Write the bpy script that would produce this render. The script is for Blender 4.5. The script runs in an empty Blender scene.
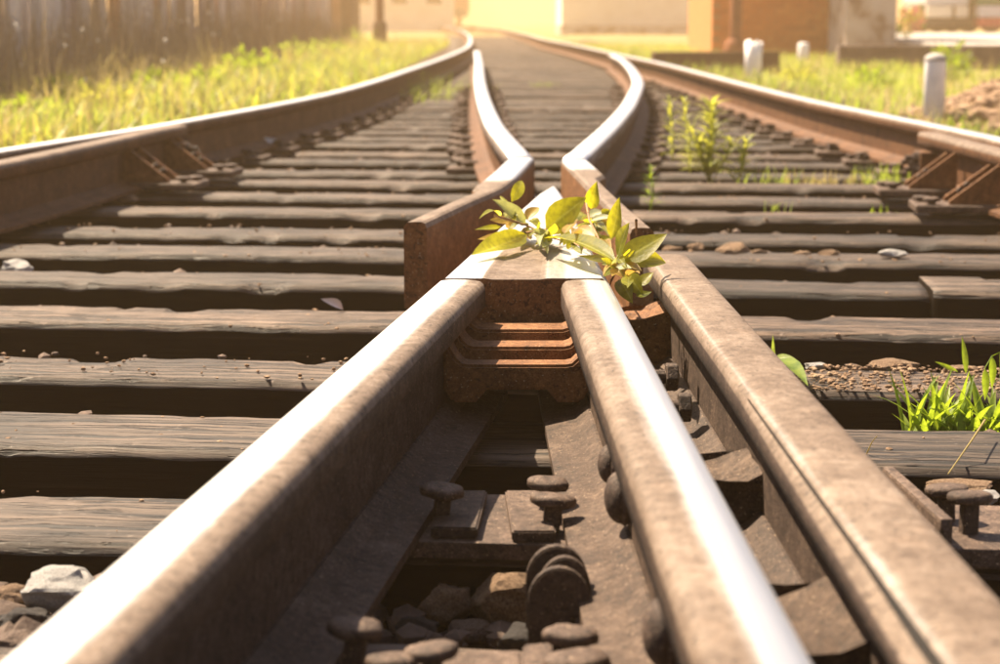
import bpy, bmesh, math, random
from mathutils import Vector, Matrix, noise
random.seed(7)
R = random.Random(11)
S = bpy.context.scene
C = S.collection

# ------------------------------------------------------------------ camera
HC, FPX, HOR = 0.59, 1900.0, 18.0            # camera height over the sleepers, focal length in px of a 1000 px wide frame
TH = math.atan((332 - HOR) / FPX)
cam_d = bpy.data.cameras.new('camera'); cam = bpy.data.objects.new('camera', cam_d); C.objects.link(cam)
cam.location = (0, 0, HC); cam.rotation_euler = (math.pi / 2 - TH, 0, 0)
cam_d.sensor_width = 36; cam_d.lens = 36 * FPX / 1000
cam_d.clip_start = 0.05; cam_d.clip_end = 2000
cam_d.dof.use_dof = True; cam_d.dof.focus_distance = 2.7; cam_d.dof.aperture_fstop = 6.8
S.camera = cam

# ------------------------------------------------------------------ light
SUN = Vector((-0.52, 0.50, 1.0)).normalized()        # direction towards the sun: high, ahead and to the left
EL = math.asin(SUN.z); AZ = math.atan2(SUN.x, SUN.y)
w = bpy.data.worlds.new('World'); S.world = w; w.use_nodes = True
nt = w.node_tree; bg = nt.nodes['Background']
sky = nt.nodes.new('ShaderNodeTexSky'); sky.sky_type = 'NISHITA'; sky.sun_disc = False
sky.sun_elevation = EL; sky.sun_rotation = AZ; sky.dust_density = 3.0; sky.air_density = 1.0
nt.links.new(sky.outputs[0], bg.inputs[0]); bg.inputs[1].default_value = 0.05
sl = bpy.data.lights.new('sun', 'SUN'); sl.energy = 5.0; sl.angle = math.radians(0.5); sl.color = (1.0, 0.81, 0.57)
so = bpy.data.objects.new('sun', sl); C.objects.link(so); so.rotation_euler = (-SUN).to_track_quat('-Z', 'Y').to_euler(); so.location = (-4, 6, 10)
S.view_settings.view_transform = 'Standard'; S.view_settings.look = 'None'
S.view_settings.exposure = 1.8; S.view_settings.gamma = 1.0
S.cycles.max_bounces = 8; S.cycles.diffuse_bounces = 2; S.cycles.volume_bounces = 1; S.cycles.transparent_max_bounces = 8
HAZE = 0.0044

# ------------------------------------------------------------------ geometry helpers
def P(px, py, z):
    "world point at height z that the photograph shows at px, py"
    d = Vector(((px - 500) / FPX, math.cos(TH) + (332 - py) / FPX * math.sin(TH), -math.sin(TH) + (332 - py) / FPX * math.cos(TH)))
    t = (z - HC) / d.z
    return Vector((d.x * t, d.y * t, z))
def YD(d, z=0.2): return (d - (HC - z) * math.sin(TH)) / math.cos(TH)

def link(o, parent=None):
    C.objects.link(o)
    if parent is not None: o.parent = parent
    return o
def tag(o, label=None, cat=None, group=None, kind=None):
    for k, v in (('label', label), ('category', cat), ('group', group), ('kind', kind)):
        if v: o[k] = v
    return o
def thing(name, label, cat, loc=(0, 0, 0), group=None, rotz=0):
    o = bpy.data.objects.new(name, None); o.empty_display_size = 0.1
    o.location = loc; o.rotation_euler = (0, 0, rotz)
    return tag(link(o), label, cat, group)
def mesh(name, v, f, mats, mi=None, pol=None, smooth=False, uv=None):
    me = bpy.data.meshes.new(name); me.from_pydata([tuple(p) for p in v], [], f)
    for m in (mats if isinstance(mats, (list, tuple)) else [mats]): me.materials.append(m)
    if mi: me.polygons.foreach_set('material_index', mi)
    if smooth: me.polygons.foreach_set('use_smooth', [True] * len(me.polygons))
    if pol:
        a = me.attributes.new('polish', 'FLOAT', 'POINT'); a.data.foreach_set('value', pol)
    me.update(); return me
def put(name, me, parent=None, loc=(0, 0, 0), rot=(0, 0, 0), sc=(1, 1, 1)):
    o = bpy.data.objects.new(name, me); o.location = loc; o.rotation_euler = rot; o.scale = sc
    return link(o, parent)
def from_bm(name, bm, mats, smooth=False):
    me = bpy.data.meshes.new(name); bm.to_mesh(me); bm.free()
    for m in (mats if isinstance(mats, (list, tuple)) else [mats]): me.materials.append(m)
    if smooth:
        me.polygons.foreach_set('use_smooth', [True] * len(me.polygons))
    return me
def box_me(name, sx, sy, sz, m, bev=0.0, seg=2, jit=0.0, seed=0):
    bm = bmesh.new(); bmesh.ops.create_cube(bm, size=1)
    for v in bm.verts: v.co = Vector((v.co.x * sx, v.co.y * sy, (v.co.z + 0.5) * sz))
    if bev: bmesh.ops.bevel(bm, geom=bm.edges[:], offset=bev, segments=seg, affect='EDGES', profile=0.6)
    if jit:
        for v in bm.verts: v.co += noise.noise_vector(v.co * 30 + Vector((seed * 3.1, 0, 0))) * jit
    return from_bm(name, bm, m)
def sweep(name, pts, prof, mats, z0=0.0, smooth=False, cap=True, seg=None):
    """pts: list of (x, y); prof(i, t) or a list of (offset, z, polish); offset is to the right of the direction of travel +y"""
    n = len(pts); V = []; F = []; Pl = []; k = None
    for i, p in enumerate(pts):
        a = pts[max(0, i - 1)]; b = pts[min(n - 1, i + 1)]
        tx, ty = b[0] - a[0], b[1] - a[1]; l = math.hypot(tx, ty) or 1; tx /= l; ty /= l
        pr = prof(i, i / (n - 1)) if callable(prof) else prof
        k = len(pr)
        for (o, z, pl) in pr:
            V.append((p[0] + ty * o, p[1] - tx * o, z + z0)); Pl.append(pl)
    for i in range(n - 1):
        for j in range(k):
            j2 = (j + 1) % k
            F.append((i * k + j, i * k + j2, (i + 1) * k + j2, (i + 1) * k + j))
    if cap:
        F.append(tuple(range(k - 1, -1, -1))); F.append(tuple((n - 1) * k + j for j in range(k)))
    me = mesh(name, V, F, mats, pol=Pl, mi=([seg(q % k) for q in range((n - 1) * k)] + [0] * (len(F) - (n - 1) * k)) if seg else None)
    bm = bmesh.new(); bm.from_mesh(me); bmesh.ops.recalc_face_normals(bm, faces=bm.faces[:]); bm.to_mesh(me); bm.free()
    if smooth: me.polygons.foreach_set('use_smooth', [len(p.vertices) == 4 for p in me.polygons])
    return me
def spline(pts, step):
    "smooth curve through (x, y) points with y rising"
    out = []
    n = len(pts)
    for i in range(n - 1):
        p0 = pts[max(0, i - 1)]; p1 = pts[i]; p2 = pts[i + 1]; p3 = pts[min(n - 1, i + 2)]
        m1 = (p2[0] - p0[0]) / (p2[1] - p0[1]); m2 = (p3[0] - p1[0]) / (p3[1] - p1[1])
        h = p2[1] - p1[1]; q = max(1, int(math.ceil(h / step)))
        for s in range(q):
            t = s / q
            x = (2*t**3 - 3*t*t + 1) * p1[0] + (t**3 - 2*t*t + t) * h * m1 + (-2*t**3 + 3*t*t) * p2[0] + (t**3 - t*t) * h * m2
            out.append((x, p1[1] + h * t))
    out.append(pts[-1]); return out
def at_y(pts, y):
    if y <= pts[0][1]: a, b = pts[0], pts[1]
    elif y >= pts[-1][1]: a, b = pts[-2], pts[-1]
    else:
        for a, b in zip(pts, pts[1:]):
            if a[1] <= y <= b[1]: break
    return a[0] + (b[0] - a[0]) * (y - a[1]) / (b[1] - a[1])

# ------------------------------------------------------------------ materials
def new_mat(name):
    m = bpy.data.materials.new(name); m.use_nodes = True
    return m, m.node_tree, m.node_tree.nodes['Principled BSDF']
def N(t, kind, **kw):
    n = t.nodes.new(kind)
    for k, v in kw.items(): setattr(n, k, v)
    return n
def ramp(t, fac, stops):
    r = N(t, 'ShaderNodeValToRGB'); el = r.color_ramp.elements
    while len(el) < len(stops): el.new(0.5)
    for e, (p, c) in zip(el, stops): e.position = p; e.color = (*c, 1) if len(c) == 3 else c
    t.links.new(fac, r.inputs[0]); return r.outputs[0]
def coords(t, kind='Object', scale=(1, 1, 1), rnd=True):
    tc = N(t, 'ShaderNodeTexCoord'); mp = N(t, 'ShaderNodeMapping'); mp.inputs['Scale'].default_value = scale
    if rnd:
        oi = N(t, 'ShaderNodeObjectInfo'); mu = N(t, 'ShaderNodeMath', operation='MULTIPLY'); mu.inputs[1].default_value = 37.0
        t.links.new(oi.outputs['Random'], mu.inputs[0]); t.links.new(mu.outputs[0], mp.inputs['Location'])
    t.links.new(tc.outputs[kind], mp.inputs['Vector']); return mp.outputs[0]
def noise_n(t, vec, scale, detail=6, rough=0.6, dist=0.0):
    n = N(t, 'ShaderNodeTexNoise'); n.inputs['Scale'].default_value = scale; n.inputs['Detail'].default_value = detail
    n.inputs['Roughness'].default_value = rough; n.inputs['Distortion'].default_value = dist
    t.links.new(vec, n.inputs['Vector']); return n.outputs['Fac']
def bump(t, h, b, strength, dist=0.01):
    bn = N(t, 'ShaderNodeBump'); bn.inputs['Strength'].default_value = strength; bn.inputs['Distance'].default_value = dist
    t.links.new(h, bn.inputs['Height']); t.links.new(bn.outputs[0], b.inputs['Normal']); return bn
def simple(name, stops, scale=8, rough=0.85, bs=0.4, bd=0.01, stretch=(1, 1, 1), metal=0.0, spec=0.3, detail=6, coord='Object'):
    m, t, b = new_mat(name)
    v = coords(t, coord, stretch); f = noise_n(t, v, scale, detail)
    t.links.new(ramp(t, f, stops), b.inputs['Base Color'])
    b.inputs['Roughness'].default_value = rough; b.inputs['Metallic'].default_value = metal; b.inputs['Specular IOR Level'].default_value = spec
    if bs: bump(t, noise_n(t, v, scale * 3, 8, 0.7), b, bs, bd)
    return m
def steel(name, stops, polish_col=(0.60, 0.605, 0.62), prough=0.44, rough=0.7, grit=0.5, worn=(0.4, 0.29, 0.2)):
    "rusty steel; where the point attribute polish is 1 the wheels have worn it bright"
    m, t, b = new_mat(name)
    v = coords(t, 'Object', (1, 1, 1))
    n1 = noise_n(t, v, 9, 8, 0.7); n2 = noise_n(t, v, 70, 4, 0.7); n3 = noise_n(t, coords(t, 'Object', (1, 0.06, 1)), 40, 4)
    n5 = noise_n(t, v, 330, 3, 0.75)
    m0 = N(t, 'ShaderNodeMath', operation='MULTIPLY'); t.links.new(n1, m0.inputs[0]); m0.inputs[1].default_value = 0.5
    m1 = N(t, 'ShaderNodeMath', operation='MULTIPLY_ADD'); t.links.new(n5, m1.inputs[0]); m1.inputs[1].default_value = 0.45; t.links.new(m0.outputs[0], m1.inputs[2])
    mx = N(t, 'ShaderNodeMath', operation='MULTIPLY_ADD'); t.links.new(n2, mx.inputs[0]); mx.inputs[1].default_value = 0.45; t.links.new(m1.outputs[0], mx.inputs[2])
    sb = N(t, 'ShaderNodeMath', operation='SUBTRACT'); t.links.new(mx.outputs[0], sb.inputs[0]); sb.inputs[1].default_value = 0.2
    base = ramp(t, sb.outputs[0], stops)
    fl = ramp(t, noise_n(t, v, 24, 5, 0.62, 0.6), [(0.44, (0.62, 0.58, 0.55)), (0.47, (1, 1, 1)), (0.60, (1.0, 1.0, 1.0)), (0.62, (1.28, 1.24, 1.2))])
    pi = ramp(t, noise_n(t, v, 120, 2, 0.5), [(0.33, (0.35, 0.33, 0.32)), (0.39, (1, 1, 1))])
    f_1 = N(t, 'ShaderNodeMix', data_type='RGBA', blend_type='MULTIPLY'); f_1.inputs[0].default_value = 0.45; t.links.new(base, f_1.inputs[6]); t.links.new(fl, f_1.inputs[7])
    f_2 = N(t, 'ShaderNodeMix', data_type='RGBA', blend_type='MULTIPLY'); f_2.inputs[0].default_value = 0.9; t.links.new(f_1.outputs[2], f_2.inputs[6]); t.links.new(pi, f_2.inputs[7]); base = f_2.outputs[2]
    # pale scuffs running along the rail
    sc = ramp(t, noise_n(t, v, 260, 2, 0.6), [(0.67, (0, 0, 0)), (0.71, (1, 1, 1))])
    mw = N(t, 'ShaderNodeMix', data_type='RGBA'); mw.inputs[7].default_value = (*worn, 1)
    f2 = N(t, 'ShaderNodeMath', operation='MULTIPLY'); t.links.new(sc, f2.inputs[0]); f2.inputs[1].default_value = 0.8
    t.links.new(f2.outputs[0], mw.inputs[0]); t.links.new(base, mw.inputs[6])
    at = N(t, 'ShaderNodeAttribute', attribute_name='polish')
    n3b = N(t, 'ShaderNodeMath', operation='MULTIPLY_ADD'); t.links.new(n2, n3b.inputs[0]); n3b.inputs[1].default_value = 0.35; t.links.new(n3, n3b.inputs[2])
    nn = N(t, 'ShaderNodeMath', operation='MULTIPLY_ADD'); t.links.new(n3b.outputs[0], nn.inputs[0]); nn.inputs[1].default_value = 0.42
    t.links.new(at.outputs['Fac'], nn.inputs[2])
    pm = N(t, 'ShaderNodeMapRange', interpolation_type='SMOOTHSTEP'); pm.inputs['From Min'].default_value = 0.45; pm.inputs['From Max'].default_value = 1.12
    t.links.new(nn.outputs[0], pm.inputs['Value']); fac = pm.outputs[0]
    mp = N(t, 'ShaderNodeMix', data_type='RGBA'); mp.inputs[7].default_value = (*polish_col, 1)
    t.links.new(fac, mp.inputs[0]); t.links.new(mw.outputs[2], mp.inputs[6]); t.links.new(mp.outputs[2], b.inputs['Base Color'])
    t.links.new(fac, b.inputs['Metallic'])
    mr = N(t, 'ShaderNodeMapRange'); mr.inputs['To Min'].default_value = rough; mr.inputs['To Max'].default_value = prough
    t.links.new(fac, mr.inputs['Value'])
    stk = N(t, 'ShaderNodeMath', operation='MULTIPLY_ADD'); t.links.new(noise_n(t, coords(t, 'Object', (90, 1.2, 90)), 3.0, 4, 0.7), stk.inputs[0]); stk.inputs[1].default_value = 0.16; t.links.new(mr.outputs[0], stk.inputs[2])
    of = N(t, 'ShaderNodeMath', operation='SUBTRACT'); t.links.new(stk.outputs[0], of.inputs[0]); of.inputs[1].default_value = 0.08; t.links.new(of.outputs[0], b.inputs['Roughness'])
    b.inputs['Specular IOR Level'].default_value = 0.3
    inv = N(t, 'ShaderNodeMath', operation='SUBTRACT'); inv.inputs[0].default_value = 1.0; t.links.new(fac, inv.inputs[1])
    st = N(t, 'ShaderNodeMath', operation='MULTIPLY'); st.inputs[1].default_value = grit; t.links.new(inv.outputs[0], st.inputs[0])
    bn = bump(t, mx.outputs[0], b, 0.5, 0.003); t.links.new(st.outputs[0], bn.inputs['Strength']); ad = N(t, 'ShaderNodeMath', operation='ADD'); t.links.new(n2, ad.inputs[0]); t.links.new(n5, ad.inputs[1]); t.links.new(ad.outputs[0], bn.inputs['Height']); bn.inputs['Distance'].default_value = 0.002
    return m

M = {}
M['head'] = steel('rail_head_steel', [(0.36, (0.075, 0.05, 0.034)), (0.5, (0.135, 0.097, 0.072)), (0.66, (0.225, 0.175, 0.138))], grit=0.22)
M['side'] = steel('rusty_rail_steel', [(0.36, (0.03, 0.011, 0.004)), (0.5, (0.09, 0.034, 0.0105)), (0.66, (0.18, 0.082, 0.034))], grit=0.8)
M['frog'] = steel('rusty_cast_steel', [(0.36, (0.075, 0.028, 0.008)), (0.5, (0.165, 0.066, 0.02)), (0.66, (0.28, 0.14, 0.058))], grit=0.8)
M['iron'] = steel('dark_rusty_iron', [(0.36, (0.03, 0.019, 0.014)), (0.5, (0.075, 0.048, 0.036)), (0.66, (0.17, 0.118, 0.09))], grit=0.8)
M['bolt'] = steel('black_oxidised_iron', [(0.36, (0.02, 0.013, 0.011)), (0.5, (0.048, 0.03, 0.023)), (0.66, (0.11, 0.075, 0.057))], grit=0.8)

M['foot'] = steel('dusty_brown_rail_foot', [(0.36, (0.02, 0.011, 0.007)), (0.5, (0.056, 0.033, 0.022)), (0.66, (0.13, 0.088, 0.064))], grit=1.0)
M['grease'] = simple('black_grease', [(0.3, (0.006, 0.005, 0.004)), (0.7, (0.02, 0.015, 0.012))], 40, 0.6, 0.5)
def wood_mat(name, stops, bs, crack=True):
    m, t, b = new_mat(name)
    v = coords(t, 'Object', (1, 1, 1)); g = coords(t, 'Object', (0.9, 26, 26)); g2 = coords(t, 'Object', (3.5, 120, 120))
    n1 = noise_n(t, v, 3.2, 6, 0.65); n2 = noise_n(t, g, 2.2, 8, 0.7, 0.4); n3 = noise_n(t, g2, 1.0, 5, 0.6); n4 = noise_n(t, v, 90, 4, 0.7)
    a = N(t, 'ShaderNodeMath', operation='MULTIPLY_ADD'); t.links.new(n2, a.inputs[0]); a.inputs[1].default_value = 0.55; 
    a2 = N(t, 'ShaderNodeMath', operation='MULTIPLY'); t.links.new(n1, a2.inputs[0]); a2.inputs[1].default_value = 0.25; t.links.new(a2.outputs[0], a.inputs[2])
    a3 = N(t, 'ShaderNodeMath', operation='MULTIPLY_ADD'); t.links.new(n3, a3.inputs[0]); a3.inputs[1].default_value = 0.25; t.links.new(a.outputs[0], a3.inputs[2])
    col = ramp(t, a3.outputs[0], stops)
    if crack:       # long checks that follow the grain
        cr = ramp(t, noise_n(t, coords(t, 'Object', (1.6, 38, 38)), 1.6, 3, 0.5, 0.6), [(0.40, (0.05, 0.04, 0.04)), (0.44, (1, 1, 1))])
        c2 = ramp(t, noise_n(t, coords(t, 'Object', (7, 95, 95)), 1.3, 3, 0.55, 0.3), [(0.37, (0.1, 0.09, 0.08)), (0.41, (1, 1, 1))])
        mc = N(t, 'ShaderNodeMix', data_type='RGBA', blend_type='MULTIPLY'); mc.inputs[0].default_value = 1.0; t.links.new(cr, mc.inputs[6]); t.links.new(c2, mc.inputs[7]); cr = mc.outputs[2]
        mm = N(t, 'ShaderNodeMix', data_type='RGBA', blend_type='MULTIPLY'); mm.inputs[0].default_value = 0.92
        t.links.new(col, mm.inputs[6]); t.links.new(cr, mm.inputs[7]); col = mm.outputs[2]
        gr = ramp(t, n4, [(0.62, (0, 0, 0)), (0.68, (1, 1, 1))])
        mg = N(t, 'ShaderNodeMix', data_type='RGBA'); mg.inputs[7].default_value = (0.24, 0.2, 0.175, 1)
        fg = N(t, 'ShaderNodeMath', operation='MULTIPLY'); t.links.new(gr, fg.inputs[0]); fg.inputs[1].default_value = 0.45
        t.links.new(fg.outputs[0], mg.inputs[0]); t.links.new(col, mg.inputs[6]); col = mg.outputs[2]
        hh = N(t, 'ShaderNodeMath', operation='ADD'); t.links.new(a3.outputs[0], hh.inputs[0]); t.links.new(cr, hh.inputs[1])
        bump(t, hh.outputs[0], b, bs, 0.008)
    else: bump(t, a3.outputs[0], b, bs, 0.006)
    SPEC = 0.4 if crack else 0.05
    oi = N(t, 'ShaderNodeObjectInfo'); vr = ramp(t, oi.outputs['Random'], [(0.0, (0.68, 0.65, 0.63)), (0.5, (1, 0.98, 0.96)), (1.0, (1.35, 1.26, 1.18))])
    mv = N(t, 'ShaderNodeMix', data_type='RGBA', blend_type='MULTIPLY'); mv.inputs[0].default_value = 1.0; t.links.new(col, mv.inputs[6]); t.links.new(vr, mv.inputs[7]); col = mv.outputs[2]
    pt = ramp(t, noise_n(t, v, 1.7, 4, 0.6), [(0.36, (0.6, 0.57, 0.54)), (0.52, (1.1, 1.08, 1.06))])
    mw = N(t, 'ShaderNodeMix', data_type='RGBA', blend_type='MULTIPLY'); mw.inputs[0].default_value = 0.9; t.links.new(col, mw.inputs[6]); t.links.new(pt, mw.inputs[7]); col = mw.outputs[2]
    t.links.new(col, b.inputs['Base Color']); b.inputs['Roughness'].default_value = 0.68 if crack else 1.0; b.inputs['Specular IOR Level'].default_value = SPEC
    return m
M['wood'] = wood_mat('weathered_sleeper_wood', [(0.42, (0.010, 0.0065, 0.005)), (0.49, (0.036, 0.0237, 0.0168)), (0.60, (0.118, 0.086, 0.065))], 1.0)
M['tar'] = wood_mat('creosoted_sleeper_side', [(0.3, (0.004, 0.0028, 0.002)), (0.6, (0.010, 0.007, 0.005)), (0.75, (0.026, 0.017, 0.012))], 0.8, False)  # creosoted sides, coloured darker still to hold the shade of the sleeper fronts
M['stone'] = simple('ballast_stone', [(0.3, (0.05, 0.035, 0.028)), (0.55, (0.14, 0.10, 0.08)), (0.75, (0.26, 0.2, 0.16))], 14, 0.9, 0.6)
M['rock'] = simple('brown_rock', [(0.3, (0.12, 0.075, 0.045)), (0.5, (0.25, 0.16, 0.10)), (0.7, (0.4, 0.29, 0.19))], 18, 0.9, 0.8)
M['white_rock'] = simple('pale_rock', [(0.3, (0.33, 0.31, 0.30)), (0.5, (0.6, 0.58, 0.56)), (0.7, (0.75, 0.74, 0.72))], 25, 0.85, 0.9)
M['dark_rock'] = simple('dark_rock', [(0.3, (0.03, 0.027, 0.027)), (0.7, (0.10, 0.09, 0.085))], 20, 0.9, 0.7)
M['ballast'] = simple('ballast_dirt', [(0.3, (0.02, 0.014, 0.010)), (0.55, (0.06, 0.04, 0.03)), (0.75, (0.12, 0.085, 0.06))], 22, 0.95, 1.0, 0.02)
M['soil'] = simple('verge_soil', [(0.3, (0.10, 0.085, 0.035)), (0.5, (0.19, 0.16, 0.06)), (0.7, (0.30, 0.25, 0.12))], 0.9, 0.95, 0.8, 0.05)
M['paper'] = simple('white_scrap', [(0.3, (0.6, 0.58, 0.55)), (0.7, (0.8, 0.79, 0.77))], 30, 0.7, 0.3)
def leaf_mat(name, a, b_, tr, trw=0.5, rough=0.45, rib=(0.4, 0.42, 0.12)):
    m, t, b = new_mat(name)
    v = coords(t, 'Object'); f = noise_n(t, v, 38, 5)
    col = ramp(t, f, [(0.38, a), (0.62, b_)])
    at = N(t, 'ShaderNodeAttribute', attribute_name='polish'); mp = N(t, 'ShaderNodeMapRange'); mp.inputs['From Min'].default_value = 0.72
    t.links.new(at.outputs['Fac'], mp.inputs['Value']); mr = N(t, 'ShaderNodeMix', data_type='RGBA'); mr.inputs[7].default_value = (*rib, 1)
    t.links.new(mp.outputs[0], mr.inputs[0]); t.links.new(col, mr.inputs[6]); t.links.new(mr.outputs[2], b.inputs['Base Color']); b.inputs['Roughness'].default_value = rough
    b.inputs['Specular IOR Level'].default_value = 0.4
    sp = ramp(t, noise_n(t, v, 90, 3), [(0.3, tuple(q * 0.55 for q in tr)), (0.6, tr)])
    ts = N(t, 'ShaderNodeBsdfTranslucent'); t.links.new(sp, ts.inputs[0])
    mx = N(t, 'ShaderNodeMixShader'); mx.inputs[0].default_value = trw
    t.links.new(b.outputs[0], mx.inputs[1]); t.links.new(ts.outputs[0], mx.inputs[2])
    t.links.new(mx.outputs[0], t.nodes['Material Output'].inputs['Surface'])
    bump(t, noise_n(t, v, 220, 3), b, 0.25, 0.002)
    return m
M['leaf'] = leaf_mat('green_leaf', (0.09, 0.115, 0.008), (0.19, 0.19, 0.014), (0.66, 0.6, 0.02), 0.55, 0.38)
M['leaf_pale'] = leaf_mat('pale_leaf_underside', (0.2, 0.22, 0.1), (0.32, 0.33, 0.18), (0.45, 0.45, 0.12), 0.4, 0.5)
M['leaf_dry'] = leaf_mat('dry_brown_leaf', (0.25, 0.15, 0.03), (0.4, 0.27, 0.06), (0.5, 0.32, 0.05), 0.5)
M['weed'] = leaf_mat('weed_leaf', (0.10, 0.17, 0.015), (0.2, 0.27, 0.03), (0.42, 0.55, 0.03), 0.5, 0.5)
M['lightweed'] = leaf_mat('light_weed_leaf', (0.2, 0.24, 0.03), (0.32, 0.34, 0.06), (0.6, 0.6, 0.08), 0.5, 0.5)
M['grass'] = leaf_mat('grass_blade', (0.11, 0.17, 0.02), (0.23, 0.29, 0.05), (0.46, 0.57, 0.07), 0.55, 0.6)
M['straw'] = leaf_mat('dry_grass', (0.34, 0.27, 0.10), (0.46, 0.38, 0.17), (0.55, 0.45, 0.15), 0.45, 0.7)
M['stalk'] = leaf_mat('dead_stalk', (0.26, 0.2, 0.14), (0.42, 0.34, 0.25), (0.3, 0.22, 0.12), 0.25, 0.8)
M['twig'] = simple('red_brown_twig', [(0.3, (0.22, 0.10, 0.04)), (0.7, (0.36, 0.2, 0.09))], 40, 0.6, 0.2)
M['fluff'] = simple('seed_fluff', [(0.3, (0.75, 0.7, 0.62)), (0.7, (0.8, 0.78, 0.74))], 30, 0.9, 0)
M['whitepaint'] = simple('white_painted_concrete', [(0.3, (0.72, 0.71, 0.71)), (0.5, (0.84, 0.83, 0.83)), (0.7, (0.87, 0.86, 0.86))], 9, 0.7, 0.3)
M['greycap'] = simple('grey_worn_cap', [(0.3, (0.28, 0.26, 0.24)), (0.7, (0.45, 0.42, 0.4))], 12, 0.85, 0.4)
M['concrete'] = simple('stained_concrete', [(0.38, (0.2, 0.13, 0.10)), (0.48, (0.4, 0.34, 0.31)), (0.7, (0.5, 0.45, 0.42))], 2.6, 0.9, 0.4)
M['plaster'] = simple('pale_plaster', [(0.3, (0.7, 0.64, 0.54)), (0.7, (0.8, 0.76, 0.68))], 1.6, 0.9, 0.2)
M['mortar'] = simple('brown_mortar', [(0.3, (0.4, 0.16, 0.05)), (0.7, (0.5, 0.23, 0.08))], 10, 0.95, 0.4)
M['brick'] = simple('orange_brick', [(0.3, (0.42, 0.11, 0.02)), (0.5, (0.6, 0.17, 0.03)), (0.7, (0.7, 0.26, 0.06))], 2.2, 0.9, 0.4)
M['rustpole'] = simple('rust_red_paint', [(0.3, (0.16, 0.05, 0.02)), (0.7, (0.28, 0.10, 0.04))], 6, 0.8, 0.3)
M['beam'] = simple('dark_timber', [(0.3, (0.06, 0.03, 0.018)), (0.7, (0.14, 0.075, 0.04))], 8, 0.9, 0.5, stretch=(0.3, 4, 4))
M['darkwall'] = simple('dark_stained_kerb_wall', [(0.3, (0.07, 0.05, 0.045)), (0.7, (0.18, 0.14, 0.12))], 3, 0.95, 0.5)
M['paving'] = simple('grey_paving', [(0.3, (0.3, 0.28, 0.26)), (0.7, (0.42, 0.4, 0.38))], 2, 0.9, 0.2)
M['wagon'] = simple('brown_wagon_paint', [(0.3, (0.26, 0.13, 0.07)), (0.7, (0.36, 0.2, 0.11))], 2, 0.75, 0.2)
M['green'] = simple('green_coach_paint', [(0.3, (0.01, 0.11, 0.06)), (0.7, (0.02, 0.15, 0.08))], 2, 0.5, 0)
M['grey'] = simple('grey_coach_paint', [(0.3, (0.45, 0.45, 0.47)), (0.7, (0.55, 0.55, 0.57))], 2, 0.5, 0)
M['red'] = simple('red_coach_paint', [(0.3, (0.45, 0.05, 0.05)), (0.7, (0.55, 0.09, 0.08))], 2, 0.5, 0)
M['cream'] = simple('cream_coach_paint', [(0.3, (0.6, 0.55, 0.45)), (0.7, (0.68, 0.63, 0.52))], 2, 0.5, 0)
M['black'] = simple('black_underframe', [(0.3, (0.03, 0.028, 0.026)), (0.7, (0.07, 0.06, 0.05))], 5, 0.7, 0)
M['petal'] = leaf_mat('pink_petal', (0.6, 0.06, 0.14), (0.7, 0.14, 0.22), (0.7, 0.1, 0.15), 0.3)
mg, tg, bgl = new_mat('window_glass'); bgl.inputs['Base Color'].default_value = (0.03, 0.035, 0.04, 1); bgl.inputs['Roughness'].default_value = 0.08; M['glass'] = mg

# ------------------------------------------------------------------ ground
def ground():
    # ballast bed between and under the tracks, verge soil outside, one sheet out to the horizon
    bm = bmesh.new()
    xs = [-320, -60, -20, -8, -4.6, -3.4, -2.7, -2.2, -1.6, -0.8, 0, 0.8, 1.6, 2.2, 2.8, 3.4, 4.6, 8, 20, 60, 320]
    ys = [-40, -6, -1] + [i * 0.75 for i in range(0, 60)] + [50, 60, 75, 100, 150, 220, 330]
    g = [[None] * len(xs) for _ in ys]
    for j, y in enumerate(ys):
        for i, x in enumerate(xs):
            z = -0.14 if abs(x - 0.1) < 2.4 else -0.06
            z += noise.noise(Vector((x * 1.3, y * 1.3, 0))) * 0.025
            g[j][i] = bm.verts.new((x, y, z))
    for j in range(len(ys) - 1):
        for i in range(len(xs) - 1):
            f = bm.faces.new((g[j][i], g[j][i + 1], g[j + 1][i + 1], g[j + 1][i]))
            xm = (xs[i] + xs[i + 1]) / 2
            f.material_index = 0 if abs(xm - 0.1) < 2.7 and ys[j] < 60 else 1
    put('ground', tag_me(from_bm('ground', bm, [M['ballast'], M['soil']], True))) ['kind'] = 'structure'
def tag_me(m): return m
ground()

# ------------------------------------------------------------------ rail lines (x, depth along the lens axis) -> (x, y)
def line(pts, off=0.0, z=0.2, step=0.25):
    return spline([(x + off, YD(d, z)) for (x, d) in sorted(pts, key=lambda q: q[1])], step)
HW = 0.0375
V_L = [(-0.0956 + HW + 0.128 * (d - 2.88), d) for d in (0.4, 1.0, 1.6, 2.2, 2.87)]        # frog rails, centre lines
V_R = [(0.167 - HW - 0.0176 * (d - 2.88), d) for d in (0.4, 1.0, 1.6, 2.2, 2.87)]
GUARD = [(0.2785 - 0.0157 * (d - 3.21), d) for d in (0.4, 1.0, 1.6, 2.2, 2.8, 3.18)]
ST_L = [(-2.08, 2.6), (-1.74, 4.2), (-1.48, 5.61), (-1.18, 7.34), (-0.855, 10.15), (-0.66, 14.8), (-0.47, 21.8), (-0.42, 28.5), (-0.72, 45), (-1.6, 70), (-3.6, 105), (-6.5, 140)]
ST_R = [(1.66, 2.6), (1.635, 4.2), (1.61, 6.12), (1.575, 7.0), (1.46, 9.38), (1.39, 16.5), (1.29, 20), (1.2, 23.5), (1.05, 28.5), (0.78, 36), (0.62, 45), (-0.08, 70), (-2.08, 105), (-4.95, 140)]
CL_L = [(0.06, 5.42), (-0.027, 7.26), (-0.115, 11.2), (-0.19, 17), (-0.28, 23)]
CL_R = [(0.208, 5.35), (0.435, 7.26), (0.63, 9.15), (0.89, 12.3), (1.15, 17.6), (1.215, 20.6)]

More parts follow.
